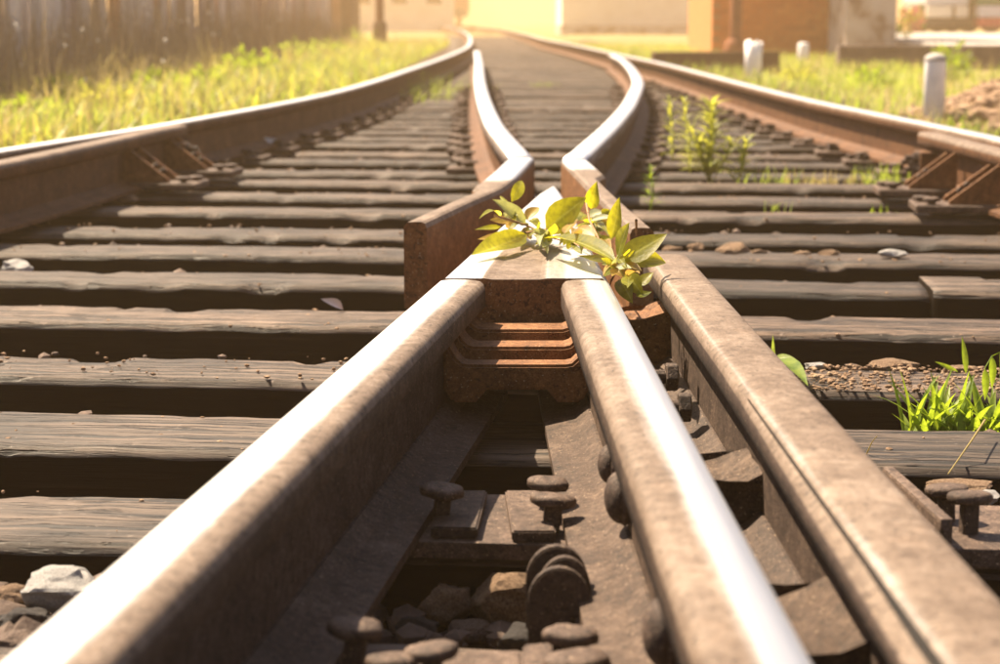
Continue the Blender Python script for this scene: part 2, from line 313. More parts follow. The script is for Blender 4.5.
def head_prof(pol, zt=0.2, lip=0.0, hw=HW):
    xs = [(-1.0, -0.040), (-1.0, -0.014), (-0.93, -0.0065), (-0.80, -0.002), (-0.55, -0.0006), (-0.28, 0), (0, 0), (0.28, 0), (0.55, -0.0006), (0.80, -0.002), (0.93, -0.0065), (1.0, -0.014), (1.0, -0.040)]
    out = []
    for (a, z) in xs:
        out.append((a * hw, zt + z, pol(a)))
    out += [(0.32 * hw, zt - 0.052, 0), (-0.32 * hw, zt - 0.052, 0)]
    return out
WEB = [(-0.0085, 0.046, 0), (-0.0085, 0.152, 0), (0.0085, 0.152, 0), (0.0085, 0.046, 0)]
FOOT = [(-0.072, 0.021, 0), (-0.072, 0.033, 0), (-0.03, 0.042, 0), (-0.012, 0.055, 0), (0.012, 0.055, 0), (0.03, 0.042, 0), (0.072, 0.033, 0), (0.072, 0.021, 0)]
def rail(name, label, pts, prof, hm='head', group=None, sm='side', cat='rail', web=True):
    t = thing(name, label, cat, group=group)
    put('rail_head', sweep('rail_head', pts, prof, [M[hm], M[sm]], smooth=True, seg=lambda j: 1 if j == 0 or j >= 11 else 0), t)  # head sides take the rustier steel, its darker colour also deepening their shade
    put('rail_web', sweep('rail_web', pts, WEB, M[sm]), t)
    put('rail_foot', sweep('rail_foot', pts, FOOT, M[sm]), t)
    return t
full = lambda a: 1.0 if abs(a) < 0.9 else 0.35
worn = lambda a: 1.0 if -0.6 < a < 0.6 else (0.45 if abs(a) < 0.85 else 0.1)
none = lambda a: 0.0
rail('frog_rail', 'left rail of the frog vee with a broad bright polished band on its top', line(V_L), head_prof(lambda a: 1.0 if -0.65 < a < 0.02 else (0.55 if a <= -0.65 else (0.4 if a < 0.4 else 0.06))), group='rails joined at the frog', sm='foot')
rail('frog_rail', 'right rail of the frog vee, tan on the left and polished along its right half', line(V_R), head_prof(lambda a: 1.0 if 0.2 < a < 0.85 else (0.42 if -0.1 < a <= 0.2 else (0.5 if a >= 0.85 else (0.2 if a > -0.4 else 0.0)))), group='rails joined at the frog', sm='foot')
# long rusty rail at the right with a worn lower lip on its flangeway side
def guard_prof(i, n):
    k = 0.6 * max(0.0, min(1.0, (0.62 - n) / 0.35))
    p = head_prof(lambda a: 0.33 if -0.93 < a < -0.55 else 0.08, hw=0.039)
    p[0] = (-0.039 - 0.021 * k, 0.164, 0); p[1] = (-0.039 - 0.020 * k, 0.186 - 0.010 * k, 0.1)
    p[2] = (-0.037 - 0.009 * k, 0.1935 - 0.020 * k, 0.0); p[3] = (p[3][0], p[3][1] - 0.0035 * k, p[3][2])
    return p
gp = line(GUARD)
g_ = rail('guard_rail', 'long rust brown rail without polish running down to the lower right corner', gp, guard_prof, group='guard rails', sm='bolt')  # web and foot coloured near black to paint the slot's shade
def groove(i, n):
    k = 0.6 * max(0.0, min(1.0, (0.60 - n) / 0.3)); wv = 0.004 + 0.004 * noise.noise(Vector((n * 14, 0, 0))) 
    return [(-0.037 - 0.012 * k, 0.1785 - 0.0025 * k, 0), (-0.0372 - 0.0105 * k, 0.186 - 0.0085 * k, 0), (-0.0365 - 0.001 * k + wv * k, 0.1955 - 0.001 * k, 0), (-0.034, 0.188 - 0.004 * k, 0), (-0.040 - 0.006 * k, 0.168, 0)]
put('worn_groove', sweep('worn_groove', gp[:int(len(gp) * 0.62)], groove, M['grease']), g_)
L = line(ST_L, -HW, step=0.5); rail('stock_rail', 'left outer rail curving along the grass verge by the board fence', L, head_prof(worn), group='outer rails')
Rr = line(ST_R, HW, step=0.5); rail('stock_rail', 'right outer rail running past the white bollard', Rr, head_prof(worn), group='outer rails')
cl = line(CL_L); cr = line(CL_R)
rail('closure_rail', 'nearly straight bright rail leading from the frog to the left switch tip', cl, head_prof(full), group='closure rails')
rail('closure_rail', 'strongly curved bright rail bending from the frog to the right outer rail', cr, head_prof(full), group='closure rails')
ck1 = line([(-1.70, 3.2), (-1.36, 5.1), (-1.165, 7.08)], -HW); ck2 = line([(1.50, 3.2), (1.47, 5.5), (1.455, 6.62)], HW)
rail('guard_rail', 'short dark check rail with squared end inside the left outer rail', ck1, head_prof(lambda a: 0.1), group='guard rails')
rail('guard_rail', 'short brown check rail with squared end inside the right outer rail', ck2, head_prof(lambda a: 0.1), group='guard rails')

# wing rails: solid cast flares that spread from the closure rails on both sides of the vee
def wing(label, edge, side, dfull):
    pts = line(edge, step=0.06)
    def pr(i, n):
        y = pts[i][1]; k = max(0.0, min(1.0, (y - YD(dfull)) / 0.06)); wd = 0.046 + 0.03 * k
        p = max(0.0, min(1.0, (y - YD(dfull + 0.15)) / 0.25)) if True else 0
        a = [(0, 0.03, 0), (0, 0.188, 0.0), (0.004, 0.197, p * 0.7), (0.010, 0.2, p), (wd * 0.5, 0.2, p), (wd - 0.008, 0.199, p), (wd, 0.19, p * 0.6), (wd, 0.03, 0)]
        return [(side * q[0], q[1], q[2]) for q in a]
    t = thing('wing_rail', label, 'rail', group='wing rails of the frog')
    put('rail_head', sweep('wing_head', pts, pr, [M['frog'], M['head']], smooth=False, seg=lambda j: 1 if 1 <= j <= 5 else 0), t)
    foot = [(side * a, z, 0) for (a, z) in ((-0.02, 0.021), (-0.02, 0.03), (0.0, 0.034), (0.03, 0.034), (0.042, 0.03), (0.042, 0.021))]
    put('rail_foot', sweep('wing_foot', pts, foot, M['side']), t)
wing('left wing rail of the frog flaring out to a tall blunt end', [(0.098, 5.38), (0.014, 4.49), (-0.066, 4.08), (-0.142, 3.68)], -1, 4.38)
wing('right wing rail of the frog flaring out beside the leafy branch', [(0.171, 5.31), (0.196, 4.69), (0.222, 4.05), (0.245, 3.58)], 1, 4.72)

# ------------------------------------------------------------------ frog casting
def frog_casting():
    t = thing('frog_casting', 'cast steel frog point with polished flanks wedged between the wing rails', 'rail crossing', P(520, 275, 0.02))
    o0 = t.location.copy()
    d0, d1 = 2.885, 4.64; nv, nu = 40, 22; V = []; F = []; pol = []
    for j in range(nv + 1):
        s = j / nv; d = d0 + (d1 - d0) * s; y = YD(d)
        xl = -0.0956 + 0.128 * (d - 2.88); xr = 0.167 - 0.0176 * (d - 2.88)
        if s > 0.955:            # rounded nose
            c = (xl + xr) / 2; r = math.sqrt(max(0.02, 1 - ((s - 0.955) / 0.045) ** 2)); xl = c + (xl - c) * r; xr = c + (xr - c) * r
        wd = xr - xl
        for i in range(nu + 1):
            u = i / nu; x = xl + wd * u; a = min(u, 1 - u) * wd
            z = 0.2 - (0.0 if a > 0.012 else (0.012 - a) ** 2 / 0.012 * 0.9)
            if s > 0.8: z -= (s - 0.8) * 0.05
            mid = 1 if (0.28 < u < 0.60 and s < 0.17) else 0
            if mid: z -= 0.0018 + (0.0016 if s > 0.09 else 0)
            p = 1.0 if u < 0.27 else (0.9 if u > 0.74 else (0.0 if s < 0.17 else min(1.0, (s - 0.17) * 5)))
            if s < 0.2 and u > 0.6: p = 0.38 if u < 0.75 else 0.62
            if a < 0.006: p *= 0.5
            V.append(Vector((x, y, z)) - o0); pol.append(p)
    k = nu + 1
    for j in range(nv):
        for i in range(nu): F.append((j * k + i, j * k + i + 1, (j + 1) * k + i + 1, (j + 1) * k + i))
    ring = [i for i in range(k)] + [j * k + nu for j in range(1, nv + 1)] + [nv * k + i for i in range(nu - 1, -1, -1)] + [j * k for j in range(nv - 1, 0, -1)]
    b0 = len(V)
    for r in ring: V.append(Vector((V[r].x, V[r].y, 0.03 - o0.z))); pol.append(0)
    n = len(ring)
    # side skirt uses its own top ring so that polish does not bleed down
    b1 = len(V)
    for r in ring: V.append(V[r] - Vector((0, 0, 0.0005))); pol.append(0)
    for q in range(n): F.append((b1 + q, b0 + q, b0 + (q + 1) % n, b1 + (q + 1) % n))
    put('frog_point', mesh('frog_point', V, F, [M['head'], M['frog']], [0] * (nv * nu) + [1] * n, pol=pol), t)
    # ladder of filler slabs with scooped tops between the two frog rails
    def slab(da, db, z_in, lift, nm, zb):
        bm = bmesh.new(); A = []; B = []
        for dd, arr in ((da, A), (db, B)):
            xl = -0.0956 + HW + 0.128 * (dd - 2.88) + 0.0075; xr = 0.167 - HW - 0.0176 * (dd - 2.88) - 0.0075; wd = xr - xl
            prof = []
            for i in range(25):
                u = i / 24; e = min(u, 1 - u) * wd
                z = z_in + lift * max(0.0, 1 - e / 0.032) ** 2.2
                prof.append((xl + wd * u, z))
            prof += [(xr, zb + 0.02), (xr - 0.012, zb), (xr - 0.045, zb), (xr - 0.06, zb + 0.018), (xl + 0.06, zb + 0.018), (xl + 0.045, zb), (xl + 0.012, zb), (xl, zb + 0.02)]
            for (x, z) in prof: arr.append(bm.verts.new(Vector((x, YD(dd, 0.1), z)) - o0))
        m_ = len(A)
        for i in range(m_): bm.faces.new((A[i], A[(i + 1) % m_], B[(i + 1) % m_], B[i]))
        bm.faces.new(list(reversed(A))); bm.faces.new(B)
        bmesh.ops.recalc_face_normals(bm, faces=bm.faces[:])
        es = [e for e in bm.edges if len(e.link_faces) == 2 and e.calc_face_angle(0) > 0.9]
        bmesh.ops.bevel(bm, geom=es, offset=0.004, segments=2, affect='EDGES')
        put('filler_slab', from_bm(nm, bm, M['frog']), t)
    slab(2.655, 2.70, 0.112, 0.05, 'filler_slab', 0.058)
    slab(2.70, 2.725, 0.098, 0.05, 'filler_slab', 0.07)
    slab(2.725, 2.785, 0.125, 0.045, 'filler_slab', 0.07)
    slab(2.785, 2.81, 0.112, 0.045, 'filler_slab', 0.07)
    slab(2.81, 2.883, 0.136, 0.04, 'filler_slab', 0.07)
frog_casting()

# ------------------------------------------------------------------ sleepers
SK = -0.095
def sleeper_me(x0, x1, wd, seed, fine=True, split=None):
    L_ = x1 - x0; nx = max(8, int(L_ / (0.022 if fine else 0.3))); V = []; F = []; mi = []
    h = wd / 2
    prof = [(-h, -0.22), (-h, -0.12), (-h, -0.05), (-h, -0.014), (-h + 0.01, -0.001), (-h + 0.06, 0), (-0.02, 0), (h - 0.06, 0), (h - 0.01, -0.001), (h, -0.014), (h, -0.12), (h, -0.22)]
    k = len(prof); amp = 1.0 if fine else 0.4
    for i in range(nx + 1):
        x = x0 + L_ * i / nx
        for j, (y, z) in enumerate(prof):
            q = Vector((x * 3.0, y * 9 + seed * 7.3, z * 9)); q2 = Vector((x * 14.0, y * 30 + seed * 3.1, z * 20)); q3 = Vector((x * 1.1, seed * 5.7, 0.3))
            n = noise.noise(q); n2 = noise.noise(q2); n3 = noise.noise(q3)
            dz = (n * 0.0018 + n2 * 0.0026 + n3 * 0.002) * amp if z > -0.1 else 0
            dy = (noise.noise(q + Vector((9, 0, 0))) * 0.004 + noise.noise(q2 + Vector((5, 0, 0))) * 0.003) * amp
            if j in (3, 4, 8, 9):
                c = noise.noise(Vector((x * 9, y * 3, seed * 2.3)))
                if c > 0.34 and fine: dz -= min(0.009, (c - 0.34) * 0.06); dy -= math.copysign(min(0.012, (c - 0.34) * 0.05), y)
            V.append((x, y + dy, z + dz))
    for i in range(nx):
        for j in range(k):
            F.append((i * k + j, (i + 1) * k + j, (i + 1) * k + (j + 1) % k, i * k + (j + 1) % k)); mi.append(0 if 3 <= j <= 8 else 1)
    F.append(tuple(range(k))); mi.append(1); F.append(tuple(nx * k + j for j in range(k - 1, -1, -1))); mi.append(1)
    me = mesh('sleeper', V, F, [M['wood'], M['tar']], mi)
    bm = bmesh.new(); bm.from_mesh(me); bmesh.ops.recalc_face_normals(bm, faces=bm.faces[:]); bm.to_mesh(me); bm.free()
    me.polygons.foreach_set('use_smooth', [len(p.vertices) == 4 for p in me.polygons])
    return me
ORD = 'first second third fourth fifth sixth seventh eighth ninth tenth eleventh twelfth thirteenth fourteenth fifteenth sixteenth seventeenth eighteenth nineteenth twentieth'.split()
rows = [631, 493, 414, 353, 307, 272, 244, 224, 206, 191, 178]
SLEEP = []          # y of the centre line at x = 0
for y in rows:
    p = P(150, y, 0); SLEEP.append(p.y + SK * (0 - p.x) - 0.125)
while SLEEP[-1] < 62: SLEEP.append(SLEEP[-1] + 0.525 + R.uniform(-0.012, 0.012))
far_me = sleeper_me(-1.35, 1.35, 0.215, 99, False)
LOOKS = ['', 'with a hump worn on its edge', 'with deep cracks', 'with grit on top', 'with a chipped edge', 'with a smooth top']
rot = math.atan(SK)
for i, yc in enumerate(SLEEP):
    xl = at_y(L, yc) - 0.45; xr = at_y(Rr, yc) + 0.45
    if i < 40:
        if i < 20: lab = f'weathered dark timber sleeper, {ORD[i]} up from the bottom edge of the photo'
        else: lab = 'timber sleeper in the blurred switch stretch behind the frog'
        x0, x1 = max(xl, -2.6), min(xr, 2.4)
        if i == 5: x1s = x1; x1 = P(927, 290, 0).x
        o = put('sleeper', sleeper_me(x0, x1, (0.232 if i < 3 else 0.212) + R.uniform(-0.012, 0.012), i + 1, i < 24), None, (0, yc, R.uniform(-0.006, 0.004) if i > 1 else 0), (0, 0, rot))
        tag(o, lab, 'sleeper', 'timber sleepers across the tracks')
        if i == 5:
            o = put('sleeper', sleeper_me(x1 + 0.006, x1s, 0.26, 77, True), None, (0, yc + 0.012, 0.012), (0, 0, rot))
            tag(o, 'separate short sleeper end butted against a broken timber at the right edge', 'sleeper', 'timber sleepers across the tracks')
    else:
        o = put('sleeper', far_me, None, ((xl + xr) / 2, yc, 0), (0, 0, 0))
        o.scale = ((xr - xl) / 2.7, 1, 1)
        tag(o, 'far timber sleeper under the single track beyond the switch tips', 'sleeper', 'timber sleepers across the tracks')

# ------------------------------------------------------------------ fastenings
def spike_head_me(seed):
    V = []; F = []; n = 18; rings = [(0.5, -0.006), (0.92, -0.005), (1.0, -0.001), (1.0, 0.005), (0.93, 0.0085), (0.7, 0.0105), (0.35, 0.0115)]
    for (r, z) in rings:
        for k in range(n):
            a = 2 * math.pi * k / n; q = Vector((math.cos(a), math.sin(a), seed * 3.3)); f = 1 + 0.16 * noise.noise(q * 1.1) + 0.06 * noise.noise(q * 3)
            V.append((math.cos(a) * 0.0245 * r * f, math.sin(a) * 0.0185 * r * f, z * 0.72 + 0.0012 * noise.noise(q * 1.7 + Vector((r * 2, 0, 0)))))
    m_ = len(rings)
    for j in range(m_ - 1):
        for k in range(n): F.append((j * n + k, j * n + (k + 1) % n, (j + 1) * n + (k + 1) % n, (j + 1) * n + k))
    F.append(tuple(range(n - 1, -1, -1))); F.append(tuple((m_ - 1) * n + k for k in range(n)))
    return mesh('spike_head', V, F, M['iron'], smooth=True)
SPHS = [spike_head_me(k) for k in range(6)]
SPS = box_me('spike_shank', 0.018, 0.018, 0.05, M['bolt'], 0.002, 1)
def spike(loc, parent=None, label=None, tilt=(0, 0), rz=0, sc=1.0, rise=0.035, group='rail spikes in the frog'):
    if parent is None:
        t = thing('rail_spike', label, 'spike', loc, group, rz)
        put('spike_shank', SPS, t, (0, 0, -0.012), (tilt[0], tilt[1], 0), (sc, sc, (rise + 0.012) / 0.05))
        put('spike_head', R.choice(SPHS), t, (tilt[1] * rise, -tilt[0] * rise, rise - 0.003), (tilt[0], tilt[1], 0), (sc, sc, sc))
        return t
    h = put('spike', R.choice(SPHS), parent, (loc[0], loc[1], loc[2] + rise), (tilt[0], tilt[1], rz), (sc, sc, sc))
    put('spike_shank', SPS, h, (0, 0, -0.03), (0, 0, 0), (1, 1, 0.7))
    return h
PLATE = box_me('plate', 0.33, 0.17, 0.02, M['iron'], 0.003, 1)
CLIP = box_me('clip', 0.05, 0.06, 0.022, M['bolt'], 0.006, 1)
def tie_plate(x, yc, side, label, group, two=True):
    i = SLEEP.index(yc)
    label += f' on the {ORD[i]} sleeper up from the bottom' if i < 20 else ' in the blurred distance'
    y = yc + SK * x
    t = thing('tie_plate', label, 'tie plate', (x, y, 0), group, rot)
    put('plate', PLATE, t, (R.uniform(-.01, .01), 0, 0.0005))
    for s in ((side,) if not two else (side, -side)):
        spike((s * 0.095, R.uniform(-0.05, -0.03), 0.02), t, tilt=(R.uniform(-.15, .15), R.uniform(-.15, .15)), rz=R.uniform(-.4, .4), rise=R.uniform(0.012, 0.03))
        spike((s * 0.13, R.uniform(0.02, 0.05), 0.02), t, tilt=(R.uniform(-.15, .15), R.uniform(-.15, .15)), rz=R.uniform(-.4, .4), rise=R.uniform(0.005, 0.02))
        put('clip', CLIP, t, (s * 0.083, 0.01, 0.02), (0, s * 0.15, 0))
for i, yc in enumerate(SLEEP[:30]):
    if i >= 4:
        tie_plate(at_y(L, yc), yc, 1, 'tie plate under the left outer rail', 'tie plates of the left outer rail')
        tie_plate(at_y(Rr, yc), yc, -1, 'tie plate under the right outer rail', 'tie plates of the right outer rail')
    if 11 <= i < 28:
        tie_plate(at_y(cl, yc), yc, -1, 'tie plate under the straight closure rail', 'tie plates of the straight closure rail')
        tie_plate(at_y(cr, yc), yc, 1, 'tie plate under the curved closure rail', 'tie plates of the curved closure rail')

# gusset braces that prop the two check rails
def brace_me(s):
    bm = bmesh.new(); out = [(0, 0), (0.17, 0), (0.17, 0.012), (0.05, 0.035), (0.012, 0.12), (0, 0.12)]
    A = [bm.verts.new((s * x, -0.006, z)) for x, z in out]; B = [bm.verts.new((s * x, 0.006, z)) for x, z in out]
    n = len(out); bm.faces.new(A); bm.faces.new(list(reversed(B)))
    for i in range(n): bm.faces.new((A[i], B[i], B[(i + 1) % n], A[(i + 1) % n]))
    bmesh.ops.recalc_face_normals(bm, faces=bm.faces[:]); return from_bm('gusset', bm, M['side'])
GUS = {s: brace_me(s) for s in (1, -1)}
def gusset2(s):
    bm = bmesh.new(); out = [(0, 0), (0.15, 0), (0.15, 0.01), (0.0, 0.125)]
    A = [bm.verts.new((s * x, -0.007, z)) for x, z in out]; B = [bm.verts.new((s * x, 0.007, z)) for x, z in out]
    n = len(out); bm.faces.new(A); bm.faces.new(list(reversed(B)))
    for i in range(n): bm.faces.new((A[i], B[i], B[(i + 1) % n], A[(i + 1) % n]))
    bmesh.ops.recalc_face_normals(bm, faces=bm.faces[:]); return from_bm('gusset', bm, M['frog'])
GUT = {s: gusset2(s) for s in (1, -1)}
BPL = box_me('base_plate', 0.24, 0.19, 0.024, M['iron'], 0.004, 1)
def hexbolt_me(r, h, m, n=6):
    bm = bmesh.new(); bmesh.ops.create_cone(bm, cap_ends=True, segments=n, radius1=r, radius2=r, depth=h)
    bmesh.ops.bevel(bm, geom=bm.edges[:], offset=r * 0.08, segments=1, affect='EDGES'); return from_bm('bolt_head', bm, m)
HEX = hexbolt_me(0.02, 0.016, M['bolt']); SHANK = hexbolt_me(0.0095, 0.04, M['bolt'], 10); WASH = hexbolt_me(0.027, 0.005, M['iron'], 18)
def brace(pts, yc, s, label, group, n):
    label += f', {ORD[n]} sleeper up'
    x = at_y(pts, yc) ; x = x + s * 0.02; y = yc + SK * x
    t = thing('rail_brace', label, 'brace', (x, y, 0), group, rot)
    put('base_plate', BPL, t, (s * 0.13, 0, 0.0215))
    for q in (-0.06, 0.055):
        put('gusset', GUT[s], t, (s * 0.0, q, 0.046))
    for k, q in enumerate((-0.02, 0.02)):
        b = put('bolt', HEX, t, (s * (0.075 + 0.015 * k), q, 0.085 - 0.02 * k), (0, s * 0.9, 0)); put('bolt_shank', SHANK, b, (0, 0, 0.012))
    spike((s * 0.20, -0.06, 0.046), t, rise=0.012, rz=0.3, sc=1.1); spike((s * 0.22, 0.03, 0.046), t, rise=0.008, rz=-0.3, sc=1.1)
for i, yc in enumerate(SLEEP[:14]):
    y0 = yc
    if i in (9, 10): brace(ck1, yc, 1, 'triangular brace of the left check rail', 'braces of the left check rail', i)
    if i in (8, 9): brace(ck2, yc, -1, 'triangular brace of the right check rail', 'braces of the right check rail', i)
def joint_bolts(pts, ye, s, label):
    x = at_y(pts, ye); t = thing('bolted_block', label, 'spacer block', (x, ye, 0.05), None)
    put('block', box_me('block', 0.07, 0.12, 0.09, M['side'], 0.006, 2), t, (s * 0.03, 0, 0))
    for q, z in ((-0.03, 0.03), (0.035, 0.05), (-0.02, 0.068)):
        b = put('bolt', HEX, t, (s * 0.075, q, z), (0, math.pi / 2, 0)); put('bolt_shank', SHANK, b, (0, 0, s * 0.014)); put('washer', WASH, b, (0, 0, -s * 0.008))
joint_bolts(ck1, ck1[-1][1] - 0.12, 1, 'bolted spacer block at the end of the left check rail')
joint_bolts(ck2, ck2[-1][1] - 0.12, -1, 'bolted spacer block at the end of the right check rail')

# --- steel plates, spikes, bolts and clips in the frog
def fbox(name, label, cat, x0, x1, d0, d1, z0, z1, m, bev=0.003, rz=0, group=None, jit=0):
    ya, yb = YD(d0, z1), YD(d1, z1)
    o = put(name, box_me(name, x1 - x0, yb - ya, z1 - z0, m, bev, 2, jit), None, ((x0 + x1) / 2, (ya + yb) / 2, z0), (0, 0, rz))
    if label: tag(o, label, cat, group)
    return o
fbox('base_plate', 'wide rusty steel plate laid across the sleeper inside the frog', 'steel plate', -0.36, 0.42, 2.085, 2.30, 0.0015, 0.0205, M['iron'], 0.002, rot)
fbox('base_plate', 'steel plate at the bottom edge of the photo under the frog rails', 'steel plate', -0.36, 0.42, 1.55, 1.725, 0.0015, 0.0205, M['iron'], 0.002, rot)
def quad_plate(label, px, z0, z1, m, name='clip_plate'):
    "four photo corners (back left, back right, front right, front left) on height z1"
    q = [P(a, b, z1) for a, b in px]; c = sum(q, Vector()) / 4; c.z = z0
    bm = bmesh.new(); T = [bm.verts.new(p - c) for p in q]; B = [bm.verts.new(Vector((p.x, p.y, z0)) - c) for p in q]
    bm.faces.new(T); bm.faces.new(list(reversed(B)))
    for i in range(4): bm.faces.new((T[i], T[(i + 1) % 4], B[(i + 1) % 4], B[i]))
    bmesh.ops.recalc_face_normals(bm, faces=bm.faces[:]); bmesh.ops.bevel(bm, geom=bm.edges[:], offset=0.002, segments=2, affect='EDGES')
    return tag(put(name, from_bm(name, bm, m), None, c), label, 'clip plate', 'small clip plates in the frog')
quad_plate('small dark clip plate against the left frog rail foot', [(440, 490), (487, 490), (477, 528), (431, 527)], 0.021, 0.034, M['bolt'])
quad_plate('small lighter brown clip plate against the right frog rail foot', [(505, 490), (548, 490), (556, 531), (512, 531)], 0.021, 0.034, M['iron'])
quad_plate('brown clip plate at the bottom edge left of the vertical seam', [(463, 650), (521, 650), (521, 690), (458, 690)], 0.021, 0.034, M['iron'])
quad_plate('brown clip plate at the bottom edge right of the vertical seam', [(523, 644), (552, 642), (556, 690), (524, 690)], 0.021, 0.04, M['iron'])
def hs(px, py, z, label, sc=1.0, tilt=(0, 0), rz=0, rise=0.04):
    p = P(px, py, z); return spike((p.x, p.y, z - rise), None, label, tilt, rz, sc, rise)
hs(440, 489, 0.062, 'spike with oval head beside the small dark clip plate', 1.0, (0.1, 0.1), 0.1, 0.03)
hs(546, 482, 0.062, 'farther of the two lit spikes by the right clip plate', 1.0, (0.05, 0.1), -0.1, 0.03)
hs(550, 499, 0.058, 'nearer of the two lit spikes by the right clip plate', 1.05, (0.0, 0.12), 0.05, 0.028)
hs(350, 626, 0.075, 'dark spike standing tall at the lower left of the frog', 1.0, (0.05, 0.12), -0.1, 0.045)
hs(437, 650, 0.065, 'pale worn spike head at the bottom edge of the photo', 0.95, (0, -0.12), 0.1, 0.035)
hs(392, 660, 0.06, 'low spike half cut by the bottom edge of the photo', 0.9, (0, 0.0), 0.1, 0.03)
hs(570, 634, 0.062, 'spike in front of the three stacked clip plates', 0.98, (0.0, 0.05), 0.05, 0.03)
hs(577, 661, 0.055, 'broad spike head under the other at the bottom edge', 1.2, (0.0, 0.0), 0.2, 0.025)
# right hand plate outside the long rail
t = thing('tie_plate', 'heavy ribbed tie plate beyond the long brown rail at the right edge', 'tie plate', P(930, 520, 0.0))
o0 = t.location
def kid(name, x0, x1, d0, d1, z0, z1, m, bev=0.003, rz=0.0):
    ya, yb = YD(d0, z1), YD(d1, z1)
    put(name, box_me(name, x1 - x0, yb - ya, z1 - z0, m, bev, 2), t, Vector(((x0 + x1) / 2, (ya + yb) / 2, z0)) - o0, (0, 0, rz))
kid('plate', 0.30, 0.60, 2.06, 2.25, 0.001, 0.024, M['iron'], 0.003, rot)
kid('shoulder', 0.36, 0.462, 2.03, 2.27, 0.0245, 0.052, M['iron'], 0.006, 0.06)
kid('rib', 0.463, 0.478, 2.03, 2.27, 0.0245, 0.062, M['iron'], 0.004, 0.06)
hs(970, 496, 0.066, 'tall spike with oval head nearest the right edge', 1.0, (0.0, 0.0), 0.1, 0.042)
hs(948, 489, 0.06, 'low spike head just left of the tall right hand spike', 1.0, (0.0, -0.05), -0.1, 0.03)

# round headed bolts in the right frog rail, and a stack of clip plates
def dome_me(r, h):
    bm = bmesh.new(); bmesh.ops.create_uvsphere(bm, u_segments=20, v_segments=12, radius=r)
    for v in bm.verts: v.co.z = v.co.z * h / r if v.co.z > 0 else v.co.z * 0.15
    return from_bm('bolt_head', bm, M['bolt'], True)
DOME = dome_me(0.027, 0.017)
for px, py, sc, lab in ((600, 464, 0.85, 'smaller upper dome headed bolt on the web of the right frog rail'), (604, 497, 1.05, 'dome headed bolt below the smaller one on the right frog rail'), (645, 632, 1.1, 'large dome headed bolt low on the right frog rail web')):
    p = P(px, py, 0.09); xw = 0.167 - HW - 0.0176 * ((p.y) * math.cos(TH) + 0.08 - 2.88) - 0.009
    t = thing('dome_bolt', lab, 'bolt', (xw - 0.008, p.y, 0.09), 'dome bolts of the right frog rail')
    put('bolt_head', DOME, t, (0, 0, 0), (0, -math.pi / 2, 0), (sc, sc, sc)); put('washer', WASH, t, (0.004, 0, 0), (0, math.pi / 2, 0), (1.15, 1.15, 1.6))
def arch_plate_me(wd, ht, th):
    bm = bmesh.new(); out = [(-wd / 2, -0.02), (-wd / 2, ht * 0.45)]
    for k in range(1, 12):
        a = math.pi - math.pi * k / 12; out.append((math.cos(a) * wd / 2, ht * 0.45 + math.sin(a) * ht * 0.55))
    out += [(wd / 2, ht * 0.45), (wd / 2, 0.018), (wd * 0.2, 0.012), (wd * 0.2, -0.02)]
    A = [bm.verts.new((x, 0, z)) for x, z in out]; B = [bm.verts.new((x, th, z)) for x, z in out]; n = len(out)
    bm.faces.new(A); bm.faces.new(list(reversed(B)))
    for i in range(n): bm.faces.new((A[i], B[i], B[(i + 1) % n], A[(i + 1) % n]))
    bmesh.ops.recalc_face_normals(bm, faces=bm.faces[:])
    bmesh.ops.bevel(bm, geom=[e for e in bm.edges if e.calc_face_angle(0) > 0.9], offset=0.0016, segments=2, affect='EDGES')
    return from_bm('clip_leaf', bm, M['bolt'])
p = P(559, 630, 0.005)
t = thing('spring_clip', 'three rounded iron plates standing in a row on the frog rail foot', 'spring clip', p)
AR = arch_plate_me(0.06, 0.062, 0.012)
put('clip_leaf', AR, t, (0, 0, 0)); put('clip_leaf', AR, t, (0.006, 0.022, 0.004), (0, 0, 0), (0.86, 1, 1.0)); put('clip_leaf', AR, t, (-0.001, 0.044, 0.006), (0, 0, 0), (1.02, 1, 1.05))

# spacer blocks and through bolts between the right frog rail and the long rail
def spacer(d, ln, zt, label, m, nuts=True):
    x0 = 0.167 - HW - 0.0176 * (d - 2.88) + 0.009; x1 = 0.2785 - 0.0157 * (d - 3.21) - 0.009; y = YD(d, 0.1)
    t = thing('spacer_block', label, 'spacer block', ((x0 + x1) / 2, y, 0.04), 'spacer blocks between the right rails')
    bm = bmesh.new(); bmesh.ops.create_cube(bm, size=1); bmesh.ops.subdivide_edges(bm, edges=bm.edges[:], cuts=6, use_grid_fill=True)
    for v in bm.verts:
        q = Vector((v.co.x * (x1 - x0), v.co.y * ln, (v.co.z + 0.5) * (zt - 0.04)))
        if v.co.z > 0.4: q.z -= 0.022 * (1 - (v.co.x * 2) ** 2)
        q += noise.noise_vector(q * 28 + Vector((d, 0, 0))) * 0.009; v.co = q
    put('block', from_bm('spacer', bm, m, False), t)
    return t
def through_bolt(d, z, label):
    x0 = 0.167 - HW - 0.0176 * (d - 2.88) + 0.02; y = YD(d, z)
    t = thing('through_bolt', label, 'bolt', (x0, y, z), 'through bolts between the right rails')
    put('bolt_head', HEX, t, (0.012, 0, 0), (0, math.pi / 2, 0), (1.1, 1.1, 1.6)); put('bolt_shank', SHANK, t, (0.04, 0, 0), (0, math.pi / 2, 0), (1, 1, 1.6))
    put('washer', WASH, t, (-0.002, 0, 0), (0, math.pi / 2, 0)); put('nut', HEX, t, (0.075, 0, 0), (0, math.pi / 2, 0))
spacer(3.10, 0.12, 0.13, 'cast spacer block with scooped top under the leafy branch', M['frog'])
spacer(2.14, 0.12, 0.10, 'rough tan spacer block halfway along the gap of the right rails', M['foot'])
